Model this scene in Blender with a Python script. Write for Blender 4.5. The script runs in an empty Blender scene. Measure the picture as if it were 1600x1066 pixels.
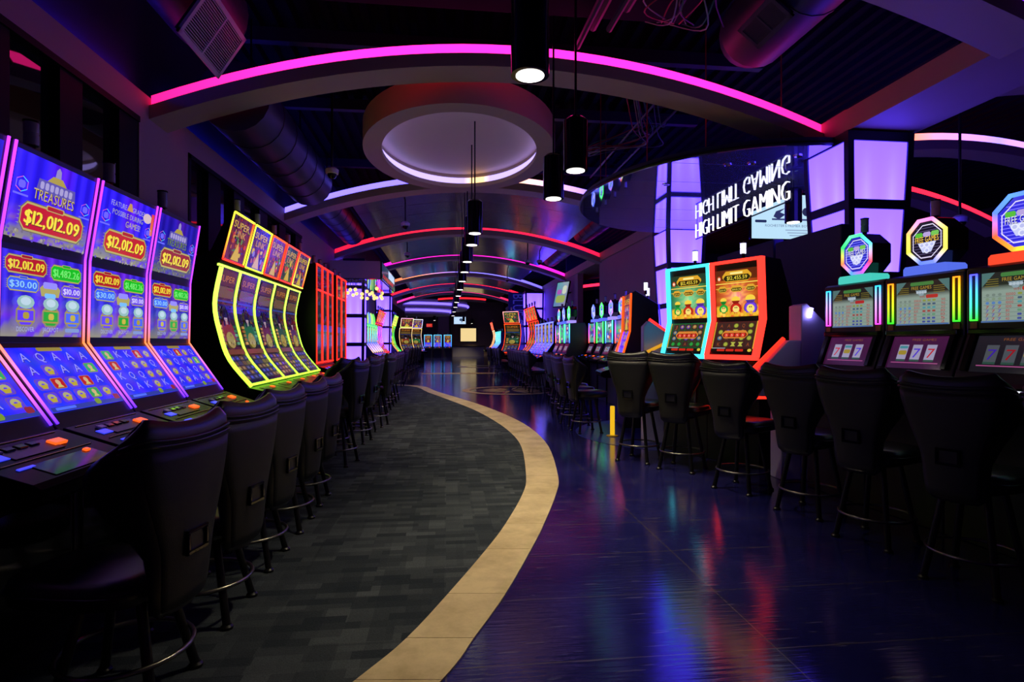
import bpy, bmesh, math, random
from mathutils import Vector, Matrix
random.seed(7)
PI = math.pi
scene = bpy.context.scene
COL = scene.collection

# ------------------------------------------------------------------ camera, world, exposure
FPX = 900.0
YAW = math.atan(103 / FPX)
cam_d = bpy.data.cameras.new('camera')
cam = bpy.data.objects.new('camera', cam_d)
COL.objects.link(cam)
cam_d.sensor_width = 36.0
cam_d.lens = 36.0 * FPX / 1600.0
cam_d.shift_y = 2.0 / 1600.0
cam_d.clip_start = 0.05
cam_d.clip_end = 200
cam.location = (0, 0, 1.4)
cam.rotation_euler = (PI / 2, 0, -YAW)
scene.camera = cam
world = bpy.data.worlds.new('world')
scene.world = world
world.use_nodes = True
world.node_tree.nodes['Background'].inputs[0].default_value = (0.05, 0.05, 0.2, 1)
world.node_tree.nodes['Background'].inputs[1].default_value = 0.02
vs = scene.view_settings
vs.view_transform = 'Standard'
vs.look = 'None'
vs.gamma = 1
vs.exposure = 0.0
vs.use_curve_mapping = False
scene.cycles.use_denoising = True
scene.cycles.max_bounces = 5
scene.cycles.use_adaptive_sampling = True
scene.cycles.adaptive_threshold = 0.035
scene.cycles.sample_clamp_indirect = 3.0
SPOT_W = 200.0
FILL_BLUE = 24.0
COVE_HOT = 3.8
LED_HOT = 3.0


# ------------------------------------------------------------------ helpers
def lin(c):
    c = c / 255.0
    return c / 12.92 if c <= 0.04045 else ((c + 0.055) / 1.055) ** 2.4


def S(r, g, b):
    return (lin(r), lin(g), lin(b))


def hot(c, k):
    """colour of a light source whose strongest channels overexpose the camera"""
    l = S(*c)
    m = max(l) or 1
    return tuple(q * (1 + (k - 1) * (q / m) ** 1.5) for q in l)


def nodes_of(name):
    m = bpy.data.materials.new(name)
    m.use_nodes = True
    nt = m.node_tree
    return m, nt, nt.nodes['Principled BSDF']


def mat(name, col, rough=0.5, metal=0.0, var=0.15, scale=8.0, bump=0.0, coat=0.0, spec=0.5):
    """noise-varied surface"""
    m, nt, b = nodes_of(name)
    N, L = nt.nodes, nt.links
    tc = N.new('ShaderNodeTexCoord')
    nz = N.new('ShaderNodeTexNoise')
    nz.inputs['Scale'].default_value = scale
    nz.inputs['Detail'].default_value = 4
    L.new(tc.outputs['Object'], nz.inputs['Vector'])
    mx = N.new('ShaderNodeMix')
    mx.data_type = 'RGBA'
    mx.inputs[6].default_value = (*[c * (1 - var) for c in col], 1)
    mx.inputs[7].default_value = (*[min(1, c * (1 + var)) for c in col], 1)
    L.new(nz.outputs['Fac'], mx.inputs[0])
    L.new(mx.outputs[2], b.inputs['Base Color'])
    b.inputs['Roughness'].default_value = rough
    b.inputs['Metallic'].default_value = metal
    b.inputs['Specular IOR Level'].default_value = spec
    b.inputs['Coat Weight'].default_value = coat
    b.inputs['Coat Roughness'].default_value = 0.1
    if bump:
        bp = N.new('ShaderNodeBump')
        bp.inputs['Strength'].default_value = bump
        bp.inputs['Distance'].default_value = 0.01
        nz2 = N.new('ShaderNodeTexNoise')
        nz2.inputs['Scale'].default_value = scale * 12
        L.new(tc.outputs['Object'], nz2.inputs['Vector'])
        L.new(nz2.outputs['Fac'], bp.inputs['Height'])
        L.new(bp.outputs['Normal'], b.inputs['Normal'])
    return m


def emit(name, col, strength=1.0, rough=0.3):
    """a plain light-giving surface with a faint unevenness of the diffuser"""
    m, nt, b = nodes_of(name)
    N, L = nt.nodes, nt.links
    tc = N.new('ShaderNodeTexCoord')
    nz = N.new('ShaderNodeTexNoise')
    nz.inputs['Scale'].default_value = 3.0
    L.new(tc.outputs['Object'], nz.inputs['Vector'])
    mx = N.new('ShaderNodeMix')
    mx.data_type = 'RGBA'
    mx.inputs[6].default_value = (*[c * 0.92 for c in col], 1)
    mx.inputs[7].default_value = (*col, 1)
    L.new(nz.outputs['Fac'], mx.inputs[0])
    b.inputs['Base Color'].default_value = (*[c * 0.3 for c in col], 1)
    b.inputs['Roughness'].default_value = rough
    L.new(mx.outputs[2], b.inputs['Emission Color'])
    b.inputs['Emission Strength'].default_value = strength
    return m


def emit_attr(name, strength=1.0, rough=0.12, base=(0.004, 0.004, 0.006), spec=0.5):
    """display or light strip: colour comes from what it shows (attribute Col)"""
    m, nt, b = nodes_of(name)
    N, L = nt.nodes, nt.links
    at = N.new('ShaderNodeAttribute')
    at.attribute_name = 'Col'
    L.new(at.outputs['Color'], b.inputs['Emission Color'])
    b.inputs['Emission Strength'].default_value = strength
    b.inputs['Base Color'].default_value = (*base, 1)
    b.inputs['Roughness'].default_value = rough
    b.inputs['Specular IOR Level'].default_value = spec
    return m


class MB:
    def __init__(s):
        s.v = []
        s.f = []
        s.c = None

    def add(s, vs_, fs):
        o = len(s.v)
        s.v += [tuple(p) for p in vs_]
        s.f += [tuple(i + o for i in q) for q in fs]
        return s

    def box(s, x0, y0, z0, x1, y1, z1, M=None):
        p = [Vector((x, y, z)) for z in (z0, z1) for y in (y0, y1) for x in (x0, x1)]
        if M is not None:
            p = [M @ q for q in p]
        return s.add(p, [(0, 2, 3, 1), (4, 5, 7, 6), (0, 1, 5, 4), (2, 6, 7, 3), (0, 4, 6, 2), (1, 3, 7, 5)])

    def prism_x(s, prof, x0, x1):
        """closed (y,z) outline extruded along x"""
        n = len(prof)
        p = [(x0, y, z) for y, z in prof] + [(x1, y, z) for y, z in prof]
        return s.add(p, [tuple(range(n)), tuple(range(2 * n - 1, n - 1, -1))] +
                     [(i, i + n, (i + 1) % n + n, (i + 1) % n) for i in range(n)])

    def prism_y(s, prof, y0, y1):
        n = len(prof)
        p = [(x, y0, z) for x, z in prof] + [(x, y1, z) for x, z in prof]
        return s.add(p, [tuple(range(n)), tuple(range(2 * n - 1, n - 1, -1))] +
                     [(i, i + n, (i + 1) % n + n, (i + 1) % n) for i in range(n)])

    def prism_z(s, prof, z0, z1):
        n = len(prof)
        p = [(x, y, z0) for x, y in prof] + [(x, y, z1) for x, y in prof]
        return s.add(p, [tuple(range(n - 1, -1, -1)), tuple(range(n, 2 * n))] +
                     [(i, (i + 1) % n, (i + 1) % n + n, i + n) for i in range(n)])

    def tube(s, pts, r, n=8, closed=False, r1=None):
        pts = [Vector(p) for p in pts]
        m = len(pts)
        rings = []
        up = None
        for i, p in enumerate(pts):
            a = pts[i - 1] if (i > 0 or closed) else p
            b = pts[(i + 1) % m] if (i < m - 1 or closed) else p
            d = (b - a).normalized()
            if up is None:
                up = Vector((0, 0, 1)) if abs(d.z) < 0.9 else Vector((1, 0, 0))
            u = d.cross(up).normalized()
            w = u.cross(d).normalized()
            up = w
            rr = r if r1 is None else r + (r1 - r) * i / (m - 1)
            rings.append([p + u * math.cos(2 * PI * k / n) * rr + w * math.sin(2 * PI * k / n) * rr for k in range(n)])
        vs_ = [q for R in rings for q in R]
        fs = []
        for i in range(m if closed else m - 1):
            j = (i + 1) % m
            for k in range(n):
                fs.append((i * n + k, i * n + (k + 1) % n, j * n + (k + 1) % n, j * n + k))
        if not closed:
            fs.append(tuple(range(n - 1, -1, -1)))
            fs.append(tuple((m - 1) * n + k for k in range(n)))
        return s.add(vs_, fs)

    def lathe(s, prof, n=20, c=(0, 0, 0)):
        """(r,z) profile turned about z"""
        m = len(prof)
        vs_ = [(c[0] + r * math.cos(2 * PI * k / n), c[1] + r * math.sin(2 * PI * k / n), c[2] + z) for r, z in prof for k in range(n)]
        fs = [(i * n + k, i * n + (k + 1) % n, (i + 1) * n + (k + 1) % n, (i + 1) * n + k) for i in range(m - 1) for k in range(n)]
        fs += [tuple(range(n - 1, -1, -1)), tuple((m - 1) * n + k for k in range(n))]
        return s.add(vs_, fs)

    def grid(s, fn, nu, nv, wrap=False):
        vs_ = [fn(i / nu, j / nv) for j in range(nv + 1) for i in range(nu + 1)]
        w = nu + 1
        return s.add(vs_, [(j * w + i, j * w + i + 1, (j + 1) * w + i + 1, (j + 1) * w + i) for j in range(nv) for i in range(nu)])

    def ribbon(s, prof, x0, x1, o0, o1):
        """box section following a (y,z) profile: x0..x1 wide, o0..o1 off the profile along its normal"""
        m = len(prof)
        vs_ = []
        for i, (y, z) in enumerate(prof):
            a = prof[max(0, i - 1)]
            b = prof[min(m - 1, i + 1)]
            dy, dz = b[0] - a[0], b[1] - a[1]
            l = math.hypot(dy, dz) or 1
            ny, nz = dz / l, -dy / l
            for x, o in ((x0, o0), (x1, o0), (x1, o1), (x0, o1)):
                vs_.append((x, y + ny * o, z + nz * o))
        fs = [(0, 1, 2, 3), tuple((m - 1) * 4 + k for k in (3, 2, 1, 0))]
        for i in range(m - 1):
            for k in range(4):
                fs.append((i * 4 + k, i * 4 + (k + 1) % 4, (i + 1) * 4 + (k + 1) % 4, (i + 1) * 4 + k))
        return s.add(vs_, fs)

    def mesh(s, name, material, smooth=False, bevel=0, cols=None):
        me = bpy.data.meshes.new(name)
        me.from_pydata(s.v, [], s.f)
        bm = bmesh.new()
        bm.from_mesh(me)
        bmesh.ops.recalc_face_normals(bm, faces=bm.faces)
        if bevel:
            es = [e for e in bm.edges if e.is_manifold and e.calc_face_angle(0) > 0.5]
            bmesh.ops.bevel(bm, geom=es, offset=bevel, segments=2, affect='EDGES', profile=0.6)
        bm.to_mesh(me)
        bm.free()
        if cols is not None:
            at = me.attributes.new('Col', 'FLOAT_COLOR', 'POINT')
            at.data.foreach_set('color', [x for c in cols for x in (c[0], c[1], c[2], 1.0)])
        if smooth:
            for p in me.polygons:
                p.use_smooth = True
            if smooth != 'all':
                me.set_sharp_from_angle(angle=0.7)
        me.materials.append(material)
        return me

    def build(s, name, material, parent=None, smooth=False, bevel=0, cols=None, loc=None):
        return obj(name, s.mesh(name, material, smooth, bevel, cols), parent, loc)


def obj(name, data, parent=None, loc=None):
    o = bpy.data.objects.new(name, data)
    COL.objects.link(o)
    if parent is not None:
        o.parent = parent
    if loc:
        o.location = loc
    return o


def thing(name, label, cat, loc=(0, 0, 0), rz=0.0, group=None):
    o = bpy.data.objects.new(name, None)
    COL.objects.link(o)
    o.empty_display_size = 0.1
    o.location = loc
    o.rotation_euler = (0, 0, rz)
    return tag(o, label, cat, group)


def tag(o, label, cat, group=None):
    o['label'] = label
    o['category'] = cat
    if group:
        o['group'] = group
    return o


def struct(o, label=None):
    o['kind'] = 'structure'
    if label:
        o['label'] = label
    return o


def dup(root, loc, rz, label=None, group=None, scale=None):
    r = root.copy()
    COL.objects.link(r)
    r.location = loc
    r.rotation_euler = (0, 0, rz)
    if scale:
        r.scale = scale
    if label:
        r['label'] = label
    if group:
        r['group'] = group
    for ch in list(root.children):
        c = ch.copy()
        COL.objects.link(c)
        c.parent = r
        for g in list(ch.children):
            d = g.copy()
            COL.objects.link(d)
            d.parent = c
    return r


ORD = ['first', 'second', 'third', 'fourth', 'fifth', 'sixth', 'seventh', 'eighth', 'ninth', 'tenth', 'eleventh', 'twelfth',
       'thirteenth', 'fourteenth', 'fifteenth', 'sixteenth']

# ------------------------------------------------------------------ glyphs (built-in font outlines, flat)
GLY = {}
GLY_THIN = {}


def load_glyphs(store, thin=0.0):
    chars = "ABCDEFGHIJKLMNOPQRSTUVWXYZ0123456789$.,'!"
    obs = []
    for ch in chars:
        cu = bpy.data.curves.new('g', 'FONT')
        cu.body = ch
        cu.resolution_u = 2
        cu.offset = thin
        o = bpy.data.objects.new('g', cu)
        COL.objects.link(o)
        obs.append((ch, o, cu))
    bpy.context.view_layer.update()
    dg = bpy.context.evaluated_depsgraph_get()
    for ch, o, cu in obs:
        me = bpy.data.meshes.new_from_object(o.evaluated_get(dg))
        vs_ = [(v.co.x, v.co.y) for v in me.vertices]
        fs = [tuple(p.vertices) for p in me.polygons]
        x0 = min(v[0] for v in vs_)
        x1 = max(v[0] for v in vs_)
        store[ch] = ([(x - x0, y) for x, y in vs_], fs, x1 - x0)
        bpy.data.meshes.remove(me)
    for ch, o, cu in obs:
        bpy.data.objects.remove(o)
        bpy.data.curves.remove(cu)


load_glyphs(GLY)
load_glyphs(GLY_THIN, -0.034)
CAPH = max(v[1] for v in GLY['H'][0])


def text2d(txt, h, width=None, sp=0.10, wx=1.0, gl=None):
    """list of (verts, faces) with the left edge at 0 and baseline at 0, plus total width"""
    k = h / CAPH
    x = 0
    out = []
    for ch in txt:
        if ch == ' ':
            x += 0.32
            continue
        v, f, w = (gl or GLY)[ch]
        out.append(([(x + a, b) for a, b in v], f))
        x += w + sp
    W = max(x - sp, 0.01)
    kx = k * wx if width is None else width / W
    return [([(a * kx, b * k) for a, b in v], f) for v, f in out], W * kx


class Paint:
    """flat picture made of coloured pieces: what a display shows"""

    def __init__(s, w, h, step=0.00005):
        s.w, s.h, s.step = w, h, step
        s.v, s.f, s.c, s.lay = [], [], [], 0

    def _add(s, pts, fs, cols, lay=None):
        s.lay += 1
        o = len(s.v)
        l = s.lay if lay is None else lay
        s.v += [(x, y, l) for x, y in pts]
        s.f += [tuple(i + o for i in q) for q in fs]
        s.c += cols if isinstance(cols, list) else [cols] * len(pts)

    def bg(s, nx, ny, fn):
        pts = [(s.w * i / nx, s.h * j / ny) for j in range(ny + 1) for i in range(nx + 1)]
        w = nx + 1
        s._add(pts, [(j * w + i, j * w + i + 1, (j + 1) * w + i + 1, (j + 1) * w + i) for j in range(ny) for i in range(nx)],
               [S(*fn(i / nx, j / ny)) for j in range(ny + 1) for i in range(nx + 1)])

    def poly(s, pts, c, lay=None):
        s._add([(x * s.w, y * s.h) for x, y in pts], [tuple(range(len(pts)))], S(*c), lay)

    def rect(s, x0, y0, x1, y1, c, c2=None, lay=None):
        cs = S(*c) if c2 is None else [S(*c), S(*c), S(*c2), S(*c2)]
        s._add([(x0 * s.w, y0 * s.h), (x1 * s.w, y0 * s.h), (x1 * s.w, y1 * s.h), (x0 * s.w, y1 * s.h)], [(0, 1, 2, 3)], cs, lay)

    def rr(s, x0, y0, x1, y1, c, r=0.25, lay=None):
        """rectangle with cut corners"""
        rx = r * min((x1 - x0) * s.w, (y1 - y0) * s.h)
        a, b = rx / s.w, rx / s.h
        s.poly([(x0 + a, y0), (x1 - a, y0), (x1, y0 + b), (x1, y1 - b), (x1 - a, y1), (x0 + a, y1), (x0, y1 - b), (x0, y0 + b)], c, lay)

    def ell(s, x, y, rx, ry, c, n=12, lay=None):
        s.poly([(x + rx * math.cos(2 * PI * k / n), y + ry * math.sin(2 * PI * k / n)) for k in range(n)], c, lay)

    def text(s, t, x0, x1, y, h, c, lay=None):
        g, W = text2d(t, h * s.h, (x1 - x0) * s.w)
        s.lay += 1
        for v, f in g:
            s._add([(a + x0 * s.w, b + y * s.h) for a, b in v], f, S(*c), s.lay if lay is None else lay)

    def build(s, name, fmap, material, parent):
        me = bpy.data.meshes.new(name)
        me.from_pydata([fmap(x, y, l * s.step) for x, y, l in s.v], [], s.f)
        at = me.attributes.new('Col', 'FLOAT_COLOR', 'POINT')
        at.data.foreach_set('color', [q for c in s.c for q in (c[0], c[1], c[2] * (1 + 0.5 * max(0.0, c[2] - max(c[0], c[1]))), 1.0)])
        me.materials.append(material)
        return obj(name, me, parent)


def pmap(prof, w, off=0.0, xc=0.0):
    """screen x runs to the player's right, y up along the profile; the player stands at +y"""
    seg = [math.hypot(b[0] - a[0], b[1] - a[1]) for a, b in zip(prof, prof[1:])]

    def f(x, y, o):
        i = 0
        while i < len(seg) - 1 and y > seg[i]:
            y -= seg[i]
            i += 1
        a, b = prof[i], prof[i + 1]
        t = y / seg[i]
        dy, dz = (b[0] - a[0]) / seg[i], (b[1] - a[1]) / seg[i]
        o += off
        return (xc - (x - w / 2), a[0] + (b[0] - a[0]) * t + dz * o, a[1] + (b[1] - a[1]) * t - dy * o)
    return f, sum(seg)


def curve_prof(pts, n=5):
    """Catmull-Rom through (y,z) points"""
    P = [pts[0]] + list(pts) + [pts[-1]]
    out = []
    for i in range(1, len(P) - 2):
        for k in range(n):
            t = k / n
            q = []
            for d in (0, 1):
                p0, p1, p2, p3 = P[i - 1][d], P[i][d], P[i + 1][d], P[i + 2][d]
                q.append(0.5 * (2 * p1 + (p2 - p0) * t + (2 * p0 - 5 * p1 + 4 * p2 - p3) * t * t + (3 * p1 - p0 - 3 * p2 + p3) * t ** 3))
            out.append(tuple(q))
    out.append(tuple(pts[-1]))
    return out


# ------------------------------------------------------------------ materials
M_black = mat('black_enamel', (0.006, 0.006, 0.007), 0.10, var=0.3, scale=20, spec=0.3)
M_deckp = mat('deck_plastic', (0.006, 0.006, 0.007), 0.22, var=0.3, scale=20, spec=0.03)
M_body = mat('cabinet_black', (0.010, 0.010, 0.013), 0.35, var=0.3, scale=14)
M_vinyl = mat('black_vinyl', (0.013, 0.013, 0.012), 0.28, var=0.25, scale=30, bump=0.12)
M_vinyl_back = mat('charcoal_vinyl', (0.011, 0.012, 0.011), 0.45, var=0.2, scale=30, bump=0.2)
M_metal_dk = mat('dark_steel', (0.03, 0.03, 0.03), 0.35, metal=0.8, var=0.2, scale=40)
M_ring = mat('worn_steel', (0.25, 0.24, 0.21), 0.32, metal=1.0, var=0.4, scale=40)
M_beam = mat('beige_paint', (0.52, 0.40, 0.28), 0.6, var=0.05, scale=3)
M_wall = mat('mauve_wall_paint', (0.48, 0.30, 0.32), 0.7, var=0.06, scale=2, bump=0.05)
M_navy = mat('navy_paint', (0.016, 0.018, 0.07), 0.6, var=0.25, scale=2)
M_deck = mat('dark_navy_deck', (0.005, 0.005, 0.020), 0.8, var=0.3, scale=2, spec=0.08)
M_duct = mat('painted_duct', (0.030, 0.030, 0.085), 0.42, var=0.25, scale=3)
M_frame = mat('black_window_frame', (0.003, 0.003, 0.004), 0.6, var=0.2, spec=0.2)
M_glass = mat('dark_window_glass', (0.004, 0.005, 0.008), 0.03, var=0.3, scale=1, spec=0.9)
M_tower = mat('navy_column_metal', (0.012, 0.011, 0.04), 0.4, var=0.2)
M_lilac = mat('lilac_laminate', (0.66, 0.60, 0.88), 0.4, var=0.05)
M_grille = mat('white_register', (0.62, 0.60, 0.62), 0.5, var=0.05)
M_white = mat('white_panel', (0.62, 0.58, 0.60), 0.6, var=0.03)
M_chrome = mat('chrome', (0.7, 0.7, 0.72), 0.15, metal=1, var=0.05)
M_red_rod = mat('red_rod', (0.35, 0.03, 0.03), 0.5, var=0.1)
M_cloud = mat('lacquered_ceiling_cloud', (0.12, 0.09, 0.13), 0.22, var=0.35, scale=1.2, coat=0.5)
M_yellow = mat('yellow_paint', (0.75, 0.50, 0.03), 0.4, var=0.05)
M_counter = mat('counter_front', (0.42, 0.38, 0.33), 0.5, var=0.06)
M_tan_wall = mat('tan_wall', (0.34, 0.22, 0.10), 0.7, var=0.08, scale=2)
M_screen = emit_attr('game_display', 1.0)
M_screen_dim = emit_attr('game_display_dim', 0.35, rough=0.06)
M_led = emit_attr('led_tube', 1.0, rough=0.4)
M_cove = emit_attr('cove_light', 1.0, rough=0.5)
M_lens = emit('downlight_lens', (1.0, 0.93, 0.82), 5.0)
M_panel = emit_attr('backlit_panel', 1.0, rough=0.4)
M_letter = emit('white_sign_letters', (0.95, 0.95, 1.0), 1.6)
M_candle = emit('candle_white', (0.85, 0.85, 1.0), 1.3)
M_cglass = mat('candle_tube', (0.36, 0.36, 0.42), 0.25, var=0.1)
M_btn = emit('button_orange', S(255, 90, 25), 1.5)
M_btn_b = emit('button_blue', S(60, 70, 255), 1.0)
M_globe = emit('globe_warm', S(255, 205, 120), 1.6)


def mk_mirror():
    m, nt, b = nodes_of('mirror_tile')
    N, L = nt.nodes, nt.links
    tc = N.new('ShaderNodeTexCoord')
    nz = N.new('ShaderNodeTexNoise')
    nz.inputs['Scale'].default_value = 1.5
    L.new(tc.outputs['Object'], nz.inputs['Vector'])
    rp = N.new('ShaderNodeMapRange')
    rp.inputs[3].default_value = 0.02
    rp.inputs[4].default_value = 0.05
    L.new(nz.outputs['Fac'], rp.inputs[0])
    L.new(rp.outputs[0], b.inputs['Roughness'])
    b.inputs['Base Color'].default_value = (0.62, 0.64, 0.92, 1)
    b.inputs['Metallic'].default_value = 0.85
    return m


M_mirror = mk_mirror()


def mk_concrete():
    m, nt, b = nodes_of('stained_concrete')
    N, L = nt.nodes, nt.links
    tc = N.new('ShaderNodeTexCoord')
    n1 = N.new('ShaderNodeTexNoise')
    n1.inputs['Scale'].default_value = 0.7
    n1.inputs['Detail'].default_value = 8
    n1.inputs['Roughness'].default_value = 0.65
    L.new(tc.outputs['Object'], n1.inputs['Vector'])
    cr = N.new('ShaderNodeValToRGB')
    e = cr.color_ramp.elements
    e[0].position = 0.3
    e[0].color = (0.004, 0.004, 0.060, 1)
    e[1].position = 0.75
    e[1].color = (0.022, 0.022, 0.150, 1)
    L.new(n1.outputs['Fac'], cr.inputs[0])
    # scuffs: stretched thin noise
    mp = N.new('ShaderNodeMapping')
    mp.inputs['Rotation'].default_value = (0, 0, 0.6)
    mp.inputs['Scale'].default_value = (2, 22, 1)
    L.new(tc.outputs['Object'], mp.inputs[0])
    n2 = N.new('ShaderNodeTexNoise')
    n2.inputs['Scale'].default_value = 2.0
    n2.inputs['Detail'].default_value = 6
    L.new(mp.outputs[0], n2.inputs['Vector'])
    sc = N.new('ShaderNodeValToRGB')
    sc.color_ramp.elements[0].position = 0.62
    sc.color_ramp.elements[1].position = 0.78
    L.new(n2.outputs['Fac'], sc.inputs[0])
    mx = N.new('ShaderNodeMix')
    mx.data_type = 'RGBA'
    mx.inputs[7].default_value = (0.11, 0.105, 0.12, 1)
    L.new(sc.outputs[0], mx.inputs[0])
    L.new(cr.outputs[0], mx.inputs[6])
    # saw-cut joints, 1.5 m slabs
    bk = N.new('ShaderNodeTexBrick')
    bk.offset = 0.0
    bk.inputs['Scale'].default_value = 1.0
    bk.inputs['Brick Width'].default_value = 1.5
    bk.inputs['Row Height'].default_value = 0.62
    bk.inputs['Mortar Size'].default_value = 0.004
    bk.inputs['Color1'].default_value = (0, 0, 0, 1)
    bk.inputs['Color2'].default_value = (0, 0, 0, 1)
    bk.inputs['Mortar'].default_value = (1, 1, 1, 1)
    L.new(tc.outputs['Object'], bk.inputs['Vector'])
    m2 = N.new('ShaderNodeMix')
    m2.data_type = 'RGBA'
    m2.inputs[7].default_value = (0.10, 0.085, 0.05, 1)
    mm = N.new('ShaderNodeMath')
    mm.operation = 'MULTIPLY'
    mm.inputs[1].default_value = 0.55
    L.new(bk.outputs['Color'], mm.inputs[0])
    L.new(mm.outputs[0], m2.inputs[0])
    L.new(mx.outputs[2], m2.inputs[6])
    L.new(m2.outputs[2], b.inputs['Base Color'])
    rr = N.new('ShaderNodeMapRange')
    rr.inputs[3].default_value = 0.06
    rr.inputs[4].default_value = 0.19
    b.inputs['IOR'].default_value = 1.65
    L.new(n1.outputs['Fac'], rr.inputs[0])
    L.new(rr.outputs[0], b.inputs['Roughness'])
    bp = N.new('ShaderNodeBump')
    bp.inputs['Strength'].default_value = 0.12
    bp.inputs['Distance'].default_value = 0.01
    L.new(n2.outputs['Fac'], bp.inputs['Height'])
    L.new(bp.outputs['Normal'], b.inputs['Normal'])
    b.inputs['Coat Weight'].default_value = 0.0
    return m


def mk_carpet():
    m, nt, b = nodes_of('block_pattern_carpet')
    N, L = nt.nodes, nt.links
    tc = N.new('ShaderNodeTexCoord')

    def bricks(w, h, off, rot, c1, c2):
        mp = N.new('ShaderNodeMapping')
        mp.inputs['Rotation'].default_value = (0, 0, rot)
        mp.inputs['Location'].default_value = (off, off * 0.7, 0)
        L.new(tc.outputs['Object'], mp.inputs[0])
        bk = N.new('ShaderNodeTexBrick')
        bk.offset = 0.37
        bk.inputs['Scale'].default_value = 1.0
        bk.inputs['Brick Width'].default_value = w
        bk.inputs['Row Height'].default_value = h
        bk.inputs['Mortar Size'].default_value = 0.0
        bk.inputs['Color1'].default_value = (c1, c1, c1, 1)
        bk.inputs['Color2'].default_value = (c2, c2, c2, 1)
        L.new(mp.outputs[0], bk.inputs['Vector'])
        return bk.outputs['Color']
    a = bricks(0.21, 0.07, 0.0, 0.0, 0.1, 1.0)
    c = bricks(0.36, 0.12, 3.1, PI / 2, 0.2, 1.0)
    d = bricks(0.9, 0.45, 7.7, 0.0, 0.45, 1.0)
    m1 = N.new('ShaderNodeMix')
    m1.data_type = 'RGBA'
    m1.blend_type = 'MULTIPLY'
    m1.inputs[0].default_value = 0.8
    L.new(a, m1.inputs[6])
    L.new(c, m1.inputs[7])
    m2 = N.new('ShaderNodeMix')
    m2.data_type = 'RGBA'
    m2.blend_type = 'MULTIPLY'
    m2.inputs[0].default_value = 0.7
    L.new(m1.outputs[2], m2.inputs[6])
    L.new(d, m2.inputs[7])
    cr = N.new('ShaderNodeValToRGB')
    e = cr.color_ramp.elements
    e[0].position = 0.0
    e[0].color = (0.016, 0.022, 0.028, 1)
    e[1].position = 0.85
    e[1].color = (0.075, 0.088, 0.094, 1)
    L.new(m2.outputs[2], cr.inputs[0])
    nz = N.new('ShaderNodeTexNoise')
    nz.inputs['Scale'].default_value = 160
    nz.inputs['Detail'].default_value = 3
    L.new(tc.outputs['Object'], nz.inputs['Vector'])
    m3 = N.new('ShaderNodeMix')
    m3.data_type = 'RGBA'
    m3.blend_type = 'OVERLAY'
    m3.inputs[0].default_value = 0.5
    L.new(cr.outputs[0], m3.inputs[6])
    L.new(nz.outputs['Fac'], m3.inputs[7])
    L.new(m3.outputs[2], b.inputs['Base Color'])
    b.inputs['Roughness'].default_value = 0.95
    b.inputs['Specular IOR Level'].default_value = 0.1
    bp = N.new('ShaderNodeBump')
    bp.inputs['Strength'].default_value = 0.5
    bp.inputs['Distance'].default_value = 0.006
    L.new(nz.outputs['Fac'], bp.inputs['Height'])
    L.new(bp.outputs['Normal'], b.inputs['Normal'])
    return m


def mk_tan():
    m, nt, b = nodes_of('tan_stone_border')
    N, L = nt.nodes, nt.links
    tc = N.new('ShaderNodeTexCoord')
    n1 = N.new('ShaderNodeTexNoise')
    n1.inputs['Scale'].default_value = 2.4
    n1.inputs['Detail'].default_value = 8
    n1.inputs['Roughness'].default_value = 0.7
    L.new(tc.outputs['Object'], n1.inputs['Vector'])
    cr = N.new('ShaderNodeValToRGB')
    e = cr.color_ramp.elements
    e[0].position = 0.28
    e[0].color = (0.36, 0.27, 0.11, 1)
    e[1].position = 0.6
    e[1].color = (0.66, 0.53, 0.27, 1)
    L.new(n1.outputs['Fac'], cr.inputs[0])
    L.new(cr.outputs[0], b.inputs['Base Color'])
    b.inputs['Roughness'].default_value = 0.45
    bp = N.new('ShaderNodeBump')
    bp.inputs['Strength'].default_value = 0.1
    bp.inputs['Distance'].default_value = 0.01
    L.new(n1.outputs['Fac'], bp.inputs['Height'])
    L.new(bp.outputs['Normal'], b.inputs['Normal'])
    return m


M_concrete, M_carpet, M_tan = mk_concrete(), mk_carpet(), mk_tan()
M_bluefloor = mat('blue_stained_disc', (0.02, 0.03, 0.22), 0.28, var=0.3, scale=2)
M_gold = mat('gold_floor_stain', (0.42, 0.31, 0.13), 0.35, var=0.2, scale=5)
M_rail = mat('orange_wood_trim', (0.65, 0.27, 0.06), 0.4, var=0.15, scale=10)

# ================================================================== STRUCTURE
XL, XR = -3.2, 4.65
# floor slab
struct(MB().box(-3.6, -6, -0.2, 17, 64, 0).build('floor', M_concrete), 'glossy dark blue stained concrete floor')

CURVE = [  # inner edge, outer edge of the tan border
    ((-1.35, 0.9), (-0.98, 0.75)), ((-0.90, 1.6), (-0.55, 1.5)), ((-0.372, 2.431), (-0.018, 2.39)), ((-0.185, 2.749), (0.129, 2.713)),
    ((0.011, 3.209), (0.327, 3.173)), ((0.27, 3.871), (0.569, 3.837)), ((0.454, 4.398), (0.747, 4.364)), ((0.70, 5.25), (1.00, 5.2)),
    ((0.828, 5.944), (1.159, 5.907)), ((0.995, 7.572), (1.36, 7.6)), ((0.99, 8.8), (1.37, 9.1)), ((0.85, 10.2), (1.21, 10.6)),
    ((0.55, 12.0), (0.86, 12.4)), ((0.046, 14.086), (0.36, 14.3)), ((-0.50, 16.2), (-0.25, 16.4)), ((-1.166, 18.6), (-0.95, 18.8)), ((-3.2, 19.6), (-3.2, 19.95))]


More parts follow.
